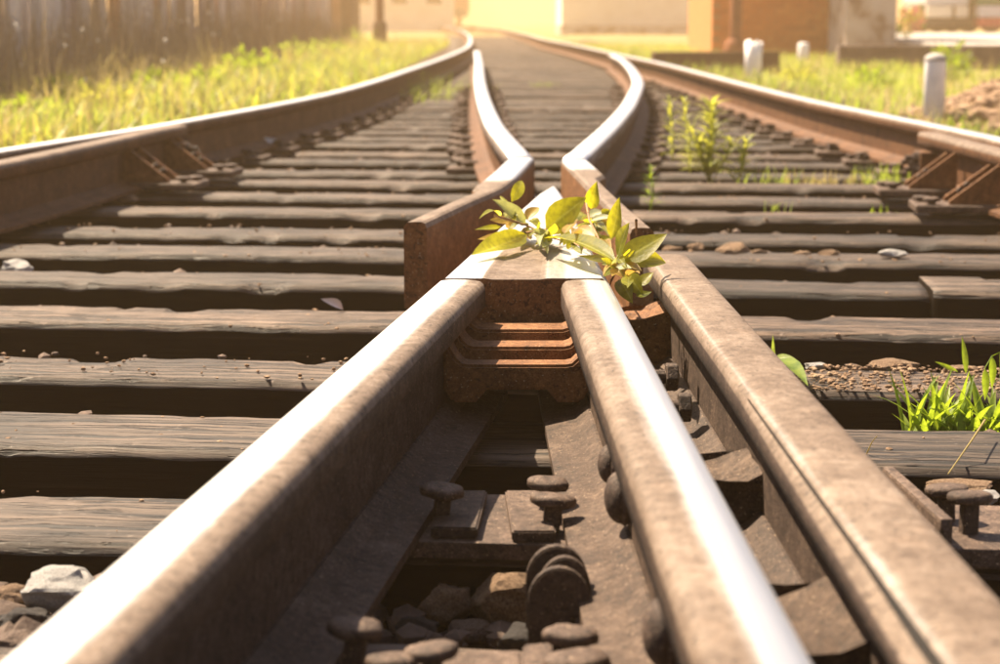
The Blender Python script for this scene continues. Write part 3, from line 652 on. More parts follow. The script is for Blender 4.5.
spacer(1.62, 0.20, 0.095, 'rough rusty spacer block low in the gap of the right rails', M['foot'])
through_bolt(2.55, 0.115, 'farther black bolt seen in the gap beside the right frog rail')
through_bolt(2.40, 0.105, 'nearer black bolt with threaded end in the right rail gap')

# ------------------------------------------------------------------ stones
def stone_me(seed, sub, m, fl=(1, 1, 0.75), rough=0.35, name='stone'):
    bm = bmesh.new(); bmesh.ops.create_icosphere(bm, subdivisions=sub, radius=1)
    rr = random.Random(seed); off = Vector((rr.random() * 50, rr.random() * 50, 0))
    pl = [(Vector((rr.gauss(0, 1), rr.gauss(0, 1), rr.gauss(0, 1))).normalized(), rr.uniform(0.55, 0.85)) for _ in range(9)]
    for v in bm.verts:
        c = v.co.copy()
        for n_, k in pl:
            dd = c.dot(n_)
            if dd > k: c -= n_ * (dd - k)
        c *= 1 + noise.fractal(v.co * 1.6 + off, 1, 2, 4) * rough * 0.5
        v.co = Vector((c.x * fl[0], c.y * fl[1], c.z * fl[2]))
    return from_bm(name, bm, m)
def stone(px, py, z, wpx, label, m, seed, fl=(1, 0.8, 0.7), sub=4, name='stone', rz=0.0, group='loose stones'):
    p = P(px, py, z); r = wpx / 2 * (p - cam.location).length / FPX
    o = put(name, stone_me(seed, sub, m, fl), None, p, (0, 0, rz), (r, r, r)); return tag(o, label, 'stone', group)
stone(60, 592, -0.02, 92, 'chalky white rock beside the left frog rail at the lower left', M['white_rock'], 3, (1, 0.8, 0.55), rz=0.3)
stone(8, 598, -0.03, 48, 'brown stone left of the chalky white rock', M['rock'], 4, (1, 0.8, 0.6))
stone(22, 622, -0.035, 60, 'dark grey stone under the brown stone at the left edge', M['dark_rock'], 5, (1, 0.8, 0.5))
stone(10, 650, -0.04, 60, 'dark stone in the lower left corner of the photo', M['stone'], 6)
stone(448, 602, -0.045, 66, 'angular brown stone deep in the frog on the left', M['rock'], 8, (1, 0.8, 0.75))
stone(505, 600, -0.04, 92, 'large brown stone with a sunlit tan face in the frog', M['rock'], 9, (1, 0.9, 0.72), rz=0.5)
stone(516, 640, -0.03, 36, 'small black square stone beside the stacked clip plates', M['dark_rock'], 10, (1, 0.9, 0.9))
stone(470, 630, -0.06, 46, 'dark flat stone behind the pale spike head', M['stone'], 12, (1, 0.8, 0.5))
stone(420, 630, -0.06, 50, 'dark stone beside the left rail foot in the frog', M['dark_rock'], 13)
stone(893, 254, 0.012, 28, 'bright white stone lying on a sleeper at the right', M['white_rock'], 14, (1, 0.6, 0.35))
stone(14, 268, -0.02, 36, 'pale bluish stone between sleepers at the left edge', M['white_rock'], 15, (1, 0.7, 0.5))
stone(965, 486, -0.0, 80, 'long flat stone lying behind the right hand spikes', M['rock'], 16, (1, 0.35, 0.16), rz=-0.15)
stone(990, 497, 0.012, 24, 'small white stone at the right edge behind the tall spike', M['white_rock'], 22, (1, 0.8, 0.6))
for k, (px, py, ww) in enumerate(((697, 248, 22), (735, 251, 44), (760, 253, 18), (802, 254, 20), (830, 255, 24), (672, 249, 20))):
    stone(px, py, -0.0, ww, ['rounded tan stone', 'long low brown stone', 'small pointed stone', 'small tilted tan stone', 'flat tan stone', 'pale stone'][k] + ' lodged behind a sleeper right of the leafy branch', M['rock'], 30 + k, (1, 0.6, 0.45), 3)
for k, (px, py, ww) in enumerate(((898, 366, 58), (852, 368, 22), (958, 370, 40), (815, 366, 26), (870, 368, 14))):
    stone(px, py, -0.004, ww, ['broad brown stone', 'small grey stone', 'dark triangular stone', 'pale flat stone', 'tiny brown stone'][k] + ' wedged behind the gritty sleeper at the right', M['rock'] if k != 3 else M['white_rock'], 40 + k, (1, 0.5, 0.32), 3)
stone(85, 205, 0.005, 34, 'brown clod on a sleeper below the left brace', M['rock'], 50, (1, 0.6, 0.4), 3)
stone(128, 199, 0.005, 24, 'flat tan stone by the base plate of the left brace', M['rock'], 51, (1, 0.6, 0.35), 3)
# joined: ballast between the sleepers and grit on their tops
def scatter(name, n, fn, m, smin, smax, seed, sub=1):
    rr = random.Random(seed); base = []
    for k in range(6):
        bm = bmesh.new(); bmesh.ops.create_icosphere(bm, subdivisions=sub, radius=1)
        vs = [tuple(v.co * rr.uniform(0.7, 1.2)) for v in bm.verts]; bm.verts.index_update(); fs = [tuple(v.index for v in f.verts) for f in bm.faces]; bm.free(); base.append((vs, fs))
    V = []; F = []
    for k in range(n):
        q = fn(rr)
        if q is None: continue
        s = rr.uniform(smin, smax) ** 1.0; vs, fs = rr.choice(base); a = rr.random() * 6.28; ca, sa = math.cos(a), math.sin(a); fx, fz = rr.uniform(.7, 1.3), rr.uniform(.45, .9); b = len(V)
        for (x, y, z) in vs: V.append((q[0] + (ca * x - sa * y) * s * fx, q[1] + (sa * x + ca * y) * s, q[2] + z * s * fz))
        F += [tuple(i + b for i in f) for f in fs]
    o = put(name, mesh(name, V, F, m)); o['kind'] = 'stuff'; return o
def gap(rr):
    i = rr.randrange(0, 26); x = rr.uniform(-2.3, 2.4); y = SLEEP[i] + SK * x + 0.125 + rr.random() * 0.27
    return (x, y, -0.125 + rr.random() * 0.05)
scatter('ballast', 5200, gap, M['stone'], 0.014, 0.038, 3)
def nearleft(rr):
    x = rr.uniform(-0.7, -0.3); y = rr.uniform(SLEEP[0] + 0.14 - SK * .4, SLEEP[1] - 0.13 - SK * .4); return (x, y, -0.09 + rr.random() * 0.05)
scatter('ballast', 260, nearleft, M['stone'], 0.012, 0.03, 8)
def infrog(rr):
    y = rr.uniform(SLEEP[0] + 0.12, SLEEP[1] - 0.13); return (rr.uniform(-0.25, 0.2), y, -0.10 + rr.random() * 0.05)
scatter('ballast', 200, infrog, M['stone'], 0.01, 0.026, 9)
def grit(rr):
    i = rr.choice([3] * 14 + list(range(1, 22)))
    x = rr.uniform(0.35, 1.1) if i == 3 and rr.random() < .8 else rr.uniform(-1.6, 1.7)
    return (x, SLEEP[i] + SK * x + rr.uniform(-0.115, 0.12), 0.001)
scatter('grit', 2600, grit, M['rock'], 0.0015, 0.006, 4)
def frit(rr):
    i = rr.randrange(2, 30); x = rr.choice([rr.gauss(-0.75, .5), rr.gauss(1.0, 0.5)]); return (x, SLEEP[i] + SK * x + rr.uniform(.1, .16), -0.01)
scatter('grit', 500, frit, M['stone'], 0.006, 0.018, 14)
def pile(rr):
    a = rr.gauss(0, 0.42); b = rr.gauss(0, 0.8); h = 0.45 * math.exp(-(a * a / 0.5 + b * b / 1.6)); return (3.55 + a, 11.5 + b, -0.06 + h * rr.uniform(0.75, 1.0))
o = scatter('rubble', 1500, pile, M['rock'], 0.03, 0.075, 5); o['label'] = 'heap of tan rubble behind the white bollard'

# ------------------------------------------------------------------ leaves and plants
def leaf_geo(base, tip, width, nrm, fold=0.35, bend=0.15, n=7, shape=0.42, twist=0.0):
    ax = tip - base; ln = ax.length; ax.normalize()
    side = ax.cross(nrm).normalized(); up = side.cross(ax).normalized(); V = []; F = []
    for i in range(n + 1):
        t = i / n; wv = width / 2 * (math.sin(math.pi * t ** 0.8) ** 0.85 if 0 < t < 1 else 0.0) * (1.08 - 0.25 * t)
        c = base + ax * (ln * t) + up * (-bend * ln * (t - 0.5) ** 2 * 2 + bend * ln * 0.5)
        a = twist * t; s2 = side * math.cos(a) + up * math.sin(a); u2 = up * math.cos(a) - side * math.sin(a)
        for k in (-1, -0.5, 0, 0.5, 1): V.append(c + s2 * (wv * k) + u2 * (fold * wv * (abs(k) ** 1.4)))
    for i in range(n):
        for k in range(4): F.append((i * 5 + k, i * 5 + k + 1, (i + 1) * 5 + k + 1, (i + 1) * 5 + k))
    return V, F
def tube_geo(pts, r0, r1, sides=6):
    V = []; F = []
    for i, p in enumerate(pts):
        a = pts[max(0, i - 1)]; b = pts[min(len(pts) - 1, i + 1)]; d = (b - a).normalized(); s = d.cross(Vector((0.13, 0.2, 1))).normalized(); u = s.cross(d)
        r = r0 + (r1 - r0) * i / (len(pts) - 1)
        for k in range(sides): q = 2 * math.pi * k / sides; V.append(p + s * math.cos(q) * r + u * math.sin(q) * r)
    for i in range(len(pts) - 1):
        for k in range(sides): F.append((i * sides + k, i * sides + (k + 1) % sides, (i + 1) * sides + (k + 1) % sides, (i + 1) * sides + k))
    return V, F
def branch():
    t = thing('leafy_branch', 'broken leafy green branch lying across the top of the frog', 'branch', P(570, 260, 0.2)); o0 = t.location
    sc = 220 / 974.0
    def Q(zx, zy, z): return P(460 + zx * sc, 170 + zy * sc, z)
    # base, tip (zoomed photo coordinates), width, heights, material
    lv = [((292, 243), (150, 135), 62, .225, .275, 'leaf_pale'), ((228, 142), (272, 52), 46, .25, .285, 'leaf'), ((178, 208), (88, 216), 34, .24, .25, 'leaf'), ((182, 250), (68, 264), 28, .225, .222, 'leaf'),
          ((296, 285), (62, 373), 92, .225, .212, 'leaf'), ((196, 288), (82, 306), 36, .22, .216, 'leaf_dry'), ((200, 300), (104, 330), 34, .215, .212, 'leaf'), ((298, 222), (348, 168), 50, .235, .255, 'leaf_dry'),
          ((305, 222), (352, 265), 46, .232, .22, 'leaf'), ((380, 262), (552, 128), 118, .225, .285, 'leaf'), ((395, 285), (440, 255), 40, .222, .23, 'leaf'), ((318, 282), (385, 368), 52, .225, .21, 'leaf_pale'),
          ((462, 282), (520, 218), 52, .225, .245, 'leaf_dry'), ((580, 172), (606, 55), 56, .26, .31, 'leaf'), ((578, 222), (694, 216), 34, .25, .255, 'leaf_pale'), ((668, 305), (705, 128), 66, .225, .30, 'leaf'),
          ((556, 238), (594, 298), 56, .24, .22, 'leaf'), ((692, 408), (388, 306), 96, .225, .232, 'leaf'), ((690, 412), (522, 380), 62, .222, .216, 'leaf'), ((698, 398), (748, 240), 76, .225, .29, 'leaf'),
          ((712, 400), (908, 288), 104, .225, .265, 'leaf'), ((722, 410), (904, 412), 86, .222, .215, 'leaf'), ((694, 420), (638, 470), 46, .22, .20, 'leaf'), ((742, 462), (806, 552), 66, .20, .17, 'leaf'),
          ((706, 484), (762, 586), 66, .19, .16, 'leaf'), ((796, 512), (854, 456), 54, .18, .20, 'leaf'), ((716, 420), (800, 446), 48, .22, .215, 'leaf_dry'), ((628, 200), (662, 176), 34, .25, .26, 'leaf'),
          ((688, 425), (738, 486), 52, .218, .20, 'leaf_dry'), ((498, 210), (545, 196), 36, .245, .25, 'leaf_pale'), ((600, 300), (520, 262), 46, .226, .232, 'leaf_dry'), ((400, 300), (350, 345), 36, .215, .208, 'leaf_pale'),
          ((640, 300), (585, 330), 44, .215, .212, 'leaf'), ((780, 560), (846, 540), 44, .17, .175, 'leaf'), ((250, 236), (180, 120), 30, .235, .262, 'leaf'), ((620, 330), (668, 300), 46, .215, .225, 'leaf'), ((470, 262), (440, 330), 40, .225, .21, 'leaf')]
    rr = random.Random(5)
    for k in range(52):
        bx, by_ = rr.choice([(300, 250), (400, 290), (590, 250), (700, 400), (690, 430), (230, 225), (620, 330), (340, 265), (560, 200), (740, 470), (500, 320)]); a = rr.random() * 6.28; l = rr.uniform(45, 100)
        lv.append(((bx, by_), (bx + math.cos(a) * l, by_ + math.sin(a) * l * 0.6), rr.uniform(28, 46), .222, .222 + max(0, -math.sin(a)) * 0.03, rr.choice(['leaf', 'leaf', 'leaf_pale', 'leaf_dry'])))
    for (b, e, wz, zb, ze, mt) in lv:
        e = (b[0] + (e[0] - b[0]) * 1.05, b[1] + (e[1] - b[1]) * 1.05)
        pb, pe = Q(*b, zb), Q(*e, ze); s = (pb - cam.location).length / FPX
        tocam = (cam.location - pb).normalized(); n_ = (tocam * 1.1 + Vector((rr.uniform(-.6, .6), rr.uniform(-.1, .3), 0.6))).normalized()
        V, F = leaf_geo(pb - o0, pe - o0, wz * sc * s * 1.25, n_, rr.uniform(0.12, 0.45), rr.uniform(-0.1, 0.25), twist=rr.uniform(-.7, .7))
        put('leaf', mesh('leaf', V, F, M[mt], smooth=True, pol=[1.0 if q % 5 == 2 else 0.0 for q in range(len(V))]), t)
    stems = [[(150, 200, .25), (230, 225, .24), (290, 243, .228), (345, 268, .222), (410, 300, .215), (520, 330, .21), (620, 370, .212), (700, 405, .222)], [(560, 150, .27), (572, 220, .25), (600, 275, .232), (625, 330, .217), (700, 405, .222)],
             [(700, 405, .222), (690, 450, .20), (668, 492, .17), (650, 560, .13)], [(780, 222, .26), (782, 290, .225)], [(700, 405, .222), (740, 460, .20), (780, 520, .17)], [(290, 280, .226), (340, 268, .222)], [(380, 262, .225), (372, 282, .22)]]
    for st in stems:
        V, F = tube_geo([Q(*q) - o0 for q in st], 0.0024, 0.0014)
        put('stem', mesh('stem', V, F, M['twig'], smooth=True), t)
branch()

def blade(V, F, base, h, lean, az, wd, n=3):
    "a thin bent blade appended to V, F"
    dx, dy = math.cos(az), math.sin(az); sx, sy = -dy, dx; b = len(V)
    for i in range(n + 1):
        t = i / n; o = lean * h * t * t; wv = wd / 2 * (1 - t ** 1.5) * (0.55 + min(t * 3, 0.45) )
        V.append((base[0] + dx * o - sx * wv, base[1] + dy * o - sy * wv, base[2] + h * t * (1 - 0.25 * lean * t)))
        V.append((base[0] + dx * o + sx * wv, base[1] + dy * o + sy * wv, base[2] + h * t * (1 - 0.25 * lean * t)))
    for i in range(n): F.append((b + 2 * i, b + 2 * i + 1, b + 2 * i + 3, b + 2 * i + 2))
def rosette(name, label, loc, n, ln, wd, up, m, seed, spread=0.02, cat='weed', group='weeds between the sleepers'):
    "clump of lance shaped leaves rising from one spot"
    rr = random.Random(seed); t = thing(name, label, cat, loc, group)
    for k in range(n):
        a = rr.random() * 6.28; el = rr.uniform(*up); l = ln * rr.uniform(0.6, 1.1)
        b = Vector((rr.gauss(0, spread), rr.gauss(0, spread * 0.5), 0)); d = Vector((math.cos(a) * math.cos(el), math.sin(a) * math.cos(el), math.sin(el)))
        V, F = leaf_geo(b, b + d * l, wd * rr.uniform(0.7, 1.15), Vector((-math.cos(a) * math.sin(el), -math.sin(a) * math.sin(el), math.cos(el) + 0.01)), rr.uniform(.1, .4), rr.uniform(0.05, 0.25), 6)
        put('leaf', mesh('leaf', V, F, m, smooth=True), t)
    return t
def tall_weed(label, base, h, n, ln, wd, seed, m='weed', lean=0.0, stems=1):
    rr = random.Random(seed); t = thing('tall_weed', label, 'weed', base, 'weeds between the sleepers')
    top = Vector((lean * h, 0, h)); V, F = tube_geo([Vector((0, 0, 0)), top * 0.5 + Vector((0.01, 0, 0)), top], 0.004, 0.002); put('stem', mesh('stem', V, F, M[m], smooth=True), t)
    for e in range(1, stems):
        q = Vector((rr.uniform(-.3, .3) * h, rr.uniform(-.2, .2) * h, h * rr.uniform(.4, .7))); V, F = tube_geo([Vector((0, 0, 0)), q * 0.5, q], 0.003, 0.0015); put('stem', mesh('stem', V, F, M[m], smooth=True), t)
        for k in range(n // 3):
            c = q * rr.uniform(.2, 1); d = Vector((rr.gauss(0, 1), rr.gauss(0, 1), rr.uniform(0, 1.2))).normalized()
            V, F = leaf_geo(c, c + d * ln * rr.uniform(.5, .9), wd * .8, Vector((-d.x, -d.y, 1.2)), 0.25, 0.3, 5); put('leaf', mesh('leaf', V, F, M[m], smooth=True), t)
    for k in range(n):
        q = 0.1 + 0.9 * (k / n); a = k * 2.4 + rr.uniform(-.4, .4); el = 0.15 + 0.55 * q + rr.uniform(-.2, .2); l = ln * (1.0 - 0.35 * q) * rr.uniform(.8, 1.2)
        b = top * q; d = Vector((math.cos(a) * math.cos(el), math.sin(a) * math.cos(el), math.sin(el)))
        V, F = leaf_geo(b, b + d * l, wd * rr.uniform(.8, 1.2), Vector((-math.cos(a) * math.sin(el), -math.sin(a) * math.sin(el), math.cos(el) + 0.01)), 0.25, 0.35, 5)
        put('leaf', mesh('leaf', V, F, M[m], smooth=True), t)
tall_weed('tallest bushy green weed growing between sleepers on the right track', P(710, 186, -0.03), 0.30, 60, 0.13, 0.017, 1, 'lightweed', stems=5)
tall_weed('thin weed just left of the tallest weed', P(690, 176, -0.03), 0.30, 30, 0.08, 0.014, 2, 'lightweed', lean=-0.1)
tall_weed('short weed at the left side of the weed cluster', P(672, 165, -0.03), 0.27, 28, 0.08, 0.014, 3, 'lightweed', lean=-0.05)
tall_weed('low branching weed leaning right of the tallest weed', P(735, 188, -0.03), 0.16, 30, 0.09, 0.016, 4, 'lightweed', lean=0.25)
tall_weed('small weed beside the right wing rail', P(650, 212, -0.03), 0.14, 20, 0.05, 0.01, 5)
rosette('leafy_weed', 'bright green weed with pointed leaves, left half of the clump by the spikes', P(940, 446, -0.06), 54, 0.115, 0.014, (0.6, 1.4), M['weed'], 21, 0.028)
rosette('leafy_weed', 'bright green pointed weed at the right edge, right half of the clump', P(988, 448, -0.06), 46, 0.115, 0.013, (0.6, 1.35), M['weed'], 22, 0.026)
t = thing('leafy_weed', 'broad green leaf poking out from behind the long brown rail', 'weed', P(768, 366, 0.005), 'weeds between the sleepers')
for (q0, q1, wd) in (((766, 364, 0.005), (808, 386, 0.012), 0.04), ((770, 362, 0.01), (797, 360, 0.02), 0.022)):
    V, F = leaf_geo(P(*q0) - t.location, P(*q1) - t.location, wd, Vector((0.1, -0.6, 0.75)), 0.35, 0.15); put('leaf', mesh('leaf', V, F, M['weed'], smooth=True), t)
def strand(label, pts, r, m, name='grass_stalk', ears=0):
    q = [P(a, b, z) for a, b, z in pts]; t = thing(name, label, 'grass stalk', q[0], 'single grass stalks')
    V, F = tube_geo([p - q[0] for p in q], r, r * 0.5, 4); put('stalk', mesh('stalk', V, F, m, smooth=True), t)
    for e in range(ears):
        a = q[-1] - q[0]; b = q[-1 - e] - q[0]; V, F = leaf_geo(b, b + Vector((0.002, 0, -0.05)), 0.012, Vector((0, -1, 0)), 0.4, 0.1); put('seed_head', mesh('seed_head', V, F, m, smooth=True), t)
    return t
def wide_blade(label, base, tip, wd, m):
    t = thing('grass_sprout', label, 'grass blade', base, 'single grass stalks'); V, F = leaf_geo(Vector((0, 0, 0)), tip - base, wd, Vector((0.2, -1, 0.2)), 0.3, 0.06); put('blade', mesh('blade', V, F, m, smooth=True), t)
wide_blade('upright green grass blade behind the bright weed clump', P(966, 374, 0.0), P(964, 372, 0.0) + Vector((-0.006, 0, 0.062)), 0.011, M['weed'])
wide_blade('short curved grass blade left of the upright blade', P(958, 372, 0.0), P(958, 372, 0.0) + Vector((-0.04, 0, 0.018)), 0.008, M['weed'])
wide_blade('narrow yellow blade beside the long brown rail', P(772, 372, -0.01), P(772, 372, -0.01) + Vector((0.0, 0, 0.065)), 0.008, M['grass'])
strand('drooping grass stalk with seed heads at the right edge', [(1003, 440, -0.02), (1001, 380, 0.06), (1000, 352, 0.085), (992, 356, 0.085), (985, 368, 0.07)], 0.0018, M['weed'], ears=2)
strand('dry yellow stalk bent over the sleeper below the bright weed', [(985, 420, 0.03), (972, 440, 0.03), (958, 460, 0.01), (948, 474, -0.0)], 0.0018, M['straw'])
strand('small dry sprig beside the long rail on the first right sleeper', [(866, 455, 0.0), (872, 442, 0.02), (877, 436, 0.03)], 0.0012, M['straw'])
def tuft(label, loc, n, h, spread, m, seed, name='grass_tuft', depth=0.03):
    rr = random.Random(seed); V = []; F = []
    for k in range(n): blade(V, F, (rr.gauss(0, spread), rr.gauss(0, depth), 0), h * rr.uniform(.4, 1.1), rr.uniform(0.0, 0.9), rr.random() * 6.28, 0.006)
    return tag(put(name, mesh(name, V, F, m), None, loc), label, 'grass', 'grass tufts between the sleepers')
tuft('low pale grass tuft right of the tallest weed', P(775, 190, -0.03), 70, 0.10, 0.07, M['grass'], 1)
tuft('thin pale grass tuft in the middle of the right track', P(825, 190, -0.03), 90, 0.09, 0.09, M['straw'], 2)
tuft('pale grass tuft by the right tie plates', P(880, 190, -0.03), 90, 0.11, 0.06, M['grass'], 3)
tuft('two sparse blades on a sleeper below the pale tufts', P(778, 216, -0.02), 12, 0.06, 0.02, M['grass'], 4)
tuft('sparse grass sprig left of a tie plate on the right', P(880, 217, -0.02), 12, 0.05, 0.03, M['weed'], 5)
tuft('yellow weed tuft inside the left track by the outer rail', P(425, 101, -0.05), 160, 0.26, 0.17, M['grass'], 6, depth=0.5)
tuft('yellow weed tuft nearer on the left track', P(402, 108, -0.05), 120, 0.20, 0.10, M['weed'], 7, depth=0.2)
tuft('yellow grass tuft in the middle of the switch between closure rails', P(543, 92, -0.05), 60, 0.12, 0.07, M['grass'], 8)
tuft('thin weed tuft beside the straight closure rail', P(470, 98, -0.05), 60, 0.16, 0.10, M['grass'], 9)
def scrap(px, py, z, ln, label, seed, az):
    rr = random.Random(seed); b = P(px, py, z); V, F = leaf_geo(Vector((0, 0, 0)), Vector((math.cos(az) * ln, -0.02, math.sin(az) * ln)), ln * 0.38, Vector((0, -0.6, 0.8)), 0.6, 0.2, twist=0.9)
    tag(put('paper_scrap', mesh('paper_scrap', V, F, M['paper'], smooth=True), None, b), label, 'scrap', 'white scraps on the sleepers')
scrap(343, 310, 0.004, 0.05, 'white paper scrap at the sleeper edge left of the frog', 1, 2.6)
scrap(280, 149, 0.01, 0.09, 'white scrap among the fastenings of the left outer rail', 2, 2.5)
scrap(196, 173, 0.03, 0.06, 'pale scrap by the end of the left check rail', 3, 2.9)

# ------------------------------------------------------------------ verges
def field(name, n, fn, m, hmin, hmax, seed, wd=0.012):
    rr = random.Random(seed); V = []; F = []
    for k in range(n):
        q = fn(rr)
        if q is None: continue
        kk = noise.noise(Vector((q[0] * 0.8, q[1] * 0.8, seed)))
        k2 = noise.noise(Vector((q[0] * 2.3, q[1] * 1.6, seed + 9)))
        if rr.random() > 0.66 + 1.1 * kk + 0.7 * k2: continue
        blade(V, F, q, rr.uniform(hmin, hmax) * (1 + 0.7 * kk), rr.uniform(0.1, 1.0), rr.random() * 6.28, wd * rr.uniform(.6, 1.4), 2)
    o = put(name, mesh(name, V, F, m)); o['kind'] = 'stuff'; return o
def left_v(rr):
    y = 8 + (rr.random() ** 1.5) * 40; x0 = at_y(L, y) - 0.45; x = rr.uniform(-4.05, min(x0, -1.2)); return (x, y, -0.06)
def right_v(rr):
    y = 7 + (rr.random() ** 1.5) * 36; x0 = at_y(Rr, y) + 0.5; x = x0 + (rr.random()) * (6.2 if y < 24 else 3.5); return (x, y, -0.06)
field('grass', 26000, left_v, M['grass'], 0.06, 0.2, 1); field('grass', 9000, left_v, M['straw'], 0.08, 0.42, 2, 0.008); field('grass', 5000, left_v, M['lightweed'], 0.06, 0.26, 6, 0.03)
field('grass', 30000, right_v, M['grass'], 0.06, 0.19, 3); field('grass', 14000, right_v, M['straw'], 0.07, 0.22, 4, 0.008); field('grass', 5000, right_v, M['weed'], 0.05, 0.15, 7, 0.02)
def lathe_ball(r):
    bm = bmesh.new(); bmesh.ops.create_icosphere(bm, subdivisions=1, radius=r); bm.verts.index_update()
    q = ([v.co.copy() for v in bm.verts], [tuple(v.index for v in f.verts) for f in bm.faces]); bm.free(); return q
# dead stalks in front of the fence, with pale seed heads
rr = random.Random(9); V = []; F = []; V2 = []; F2 = []
for k in range(7000):
    y = 9 + rr.random() ** 1.4 * 34; x = -4.02 + abs(rr.gauss(0, 0.3)); h = rr.uniform(0.25, 1.3) * (0.75 + 0.7 * noise.noise(Vector((y * 0.9, 0, 3)))); blade(V, F, (x, y, -0.06), h, rr.uniform(0, 0.35), rr.random() * 6.28, rr.uniform(0.006, 0.02), 3)
for k in range(70):
    y = 9.5 + rr.random() ** 1.3 * 18; v = lathe_ball(0.014 * rr.uniform(.6, 1.3)); b = len(V2); c = Vector((-3.95 + abs(rr.gauss(0, 0.5)), y, rr.uniform(0.1, 0.75))); V2 += [p + c for p in v[0]]; F2 += [tuple(i + b for i in f) for f in v[1]]
o = put('seed_fluff', mesh('seed_fluff', V2, F2, M['fluff'])); o['kind'] = 'stuff'
o = put('dead_stalks', mesh('dead_stalks', V, F, M['stalk'])); o['kind'] = 'stuff'
def bush(label, loc, rx, rz, n, m, seed, name='weed_bush', lw=0.05, cat='bush', group='weed bushes along the verges', flower=None):
    rr = random.Random(seed); t = thing(name, label, cat, loc, group); V = []; F = []; V2 = []; F2 = []
    for k in range(n):
        d = Vector((rr.gauss(0, 1), rr.gauss(0, 1), rr.gauss(0, 1))).normalized() * rr.random() ** 0.45
        p = Vector((d.x * rx, d.y * rx, rz * (1 + d.z * 0.95) * (0.75 + 0.25 * noise.noise(d * 2))))
        dd = Vector((d.x, d.y, d.z * .5 + .4 + rr.uniform(-.4, .4))).normalized(); v, f = leaf_geo(p, p + dd * lw * rr.uniform(.8, 1.8), lw * 0.6, Vector((rr.gauss(0, 1), rr.gauss(0, 1), 1)).normalized(), 0.2, 0.1, 3)
        if flower and rr.random() < 0.45: b = len(V2); V2 += v; F2 += [tuple(i + b for i in q) for q in f]
        else: b = len(V); V += v; F += [tuple(i + b for i in q) for q in f]
    put('foliage', mesh('foliage', V, F, m), t)
    if flower: put('blossom', mesh('blossom', V2, F2, flower), t)
    for k in range(5):
        a = rr.random() * 6.28; v, f = tube_geo([Vector((0, 0, 0)), Vector((math.cos(a) * rx * .4, math.sin(a) * rx * .4, rz)), Vector((math.cos(a) * rx * .7, math.sin(a) * rx * .7, rz * 1.7))], 0.008, 0.003, 5); put('stem', mesh('stem', v, f, M['stalk']), t)

def on_ground(px, d, z=-0.06): return Vector(((px - 500) / FPX * d, YD(d, z), z))
bush('largest green weed bush by the left fence above the outer rail', on_ground(248, 20), 0.34, 0.2, 420, M['weed'], 1)
bush('small green weed bush left of the largest one', on_ground(205, 17), 0.2, 0.12, 220, M['weed'], 2)
bush('yellow green bush at the foot of the far fence end', on_ground(300, 27), 0.4, 0.22, 300, M['grass'], 3)
bush('low weed bush by the fence at the left edge', on_ground(60, 14.5), 0.2, 0.13, 220, M['weed'], 4)
bush('low yellow bush left of the brown post', on_ground(352, 40), 0.6, 0.3, 260, M['grass'], 5)
bush('leafy green bush behind the white bollard', on_ground(948, 19), 0.22, 0.26, 260, M['weed'], 6)
bush('pale bush in front of the grey concrete pier', on_ground(855, 25), 0.3, 0.16, 200, M['grass'], 7)
bush('green shrub beside the grey concrete pier', on_ground(893, 33), 0.3, 0.55, 300, M['weed'], 8)
bush('shrub full of pink red blossom near the carriages', on_ground(911, 40, 0.23), 0.27, 0.42, 520, M['weed'], 9, 'flowering_shrub', 0.06, 'shrub', None, M['petal'])

for k, (px, d, rx, n, nm) in enumerate(((30, 11.8, 0.16, 170, 'leafy green weed by the outer rail near the left edge'), (110, 13, 0.2, 200, 'leafy green weed right of the low bush at the left edge'), (160, 16, 0.22, 200, 'pale leafy weed left of the middle of the fence'), (270, 21, 0.26, 240, 'bright leafy weed touching the right side of the largest bush'), (330, 30, 0.35, 240, 'leafy weed by the end of the board fence'), (800, 18, 0.2, 160, 'low leafy weed in the right verge beside the ragged stump'), (870, 17, 0.2, 160, 'low leafy weed in the right verge before the dark wall'))):
    bush(nm, on_ground(px, d), rx, rx * 0.62, n, M['weed'] if k % 2 == 0 else M['lightweed'], 60 + k)
# ------------------------------------------------------------------ fence of old boards
t = thing('board_fence', 'old fence of upright weathered boards along the left grass verge', 'fence', (-4.2, 24, -0.06))
rr = random.Random(3); fm = []
for c in ((0.42, 0.38, 0.36), (0.46, 0.43, 0.42), (0.26, 0.2, 0.17), (0.4, 0.35, 0.36), (0.6, 0.56, 0.55), (0.5, 0.22, 0.09), (0.28, 0.22, 0.21)):
    fm.append(simple('fence_board', [(0.3, tuple(v * 0.55 for v in c)), (0.5, c), (0.7, tuple(min(.75, v * 1.6) for v in c))], 3.0, 0.9, 0.6, 0.01, (3, 3, 0.9)))
BD = []
for k in range(14):
    bm = bmesh.new(); bmesh.ops.create_cube(bm, size=1); bmesh.ops.subdivide_edges(bm, edges=[e for e in bm.edges if abs(e.verts[0].co.z - e.verts[1].co.z) > .5], cuts=3)
    for v in bm.verts: v.co = Vector((v.co.x * 0.03 + rr.uniform(-.006, .006), v.co.y * 0.24 + rr.uniform(-.008, .008), (v.co.z + .5) * 2.1 + (rr.uniform(-.06, .06) if v.co.z > .4 else 0)))
    BD.append(from_bm('board', bm, fm[[0, 1, 2, 3, 4, 6, 0, 1, 2, 3, 4, 6, 0, 5][k]]))
y = -18.0
while y < 22:
    o = put('board', rr.choice(BD), t, (rr.uniform(-.02, .02) + 0.012 * (24 + y) * 0.3, y, 0), (rr.uniform(-.015, .015), rr.uniform(-.02, .02), 0)); y += 0.255 + rr.uniform(-.01, .02)
for z in (0.45, 1.7): put('fence_rail', box_me('fence_rail', 0.05, 40.5, 0.09, M['stalk']), t, (-0.0, 2.0, z), (0, 0, -0.0036))
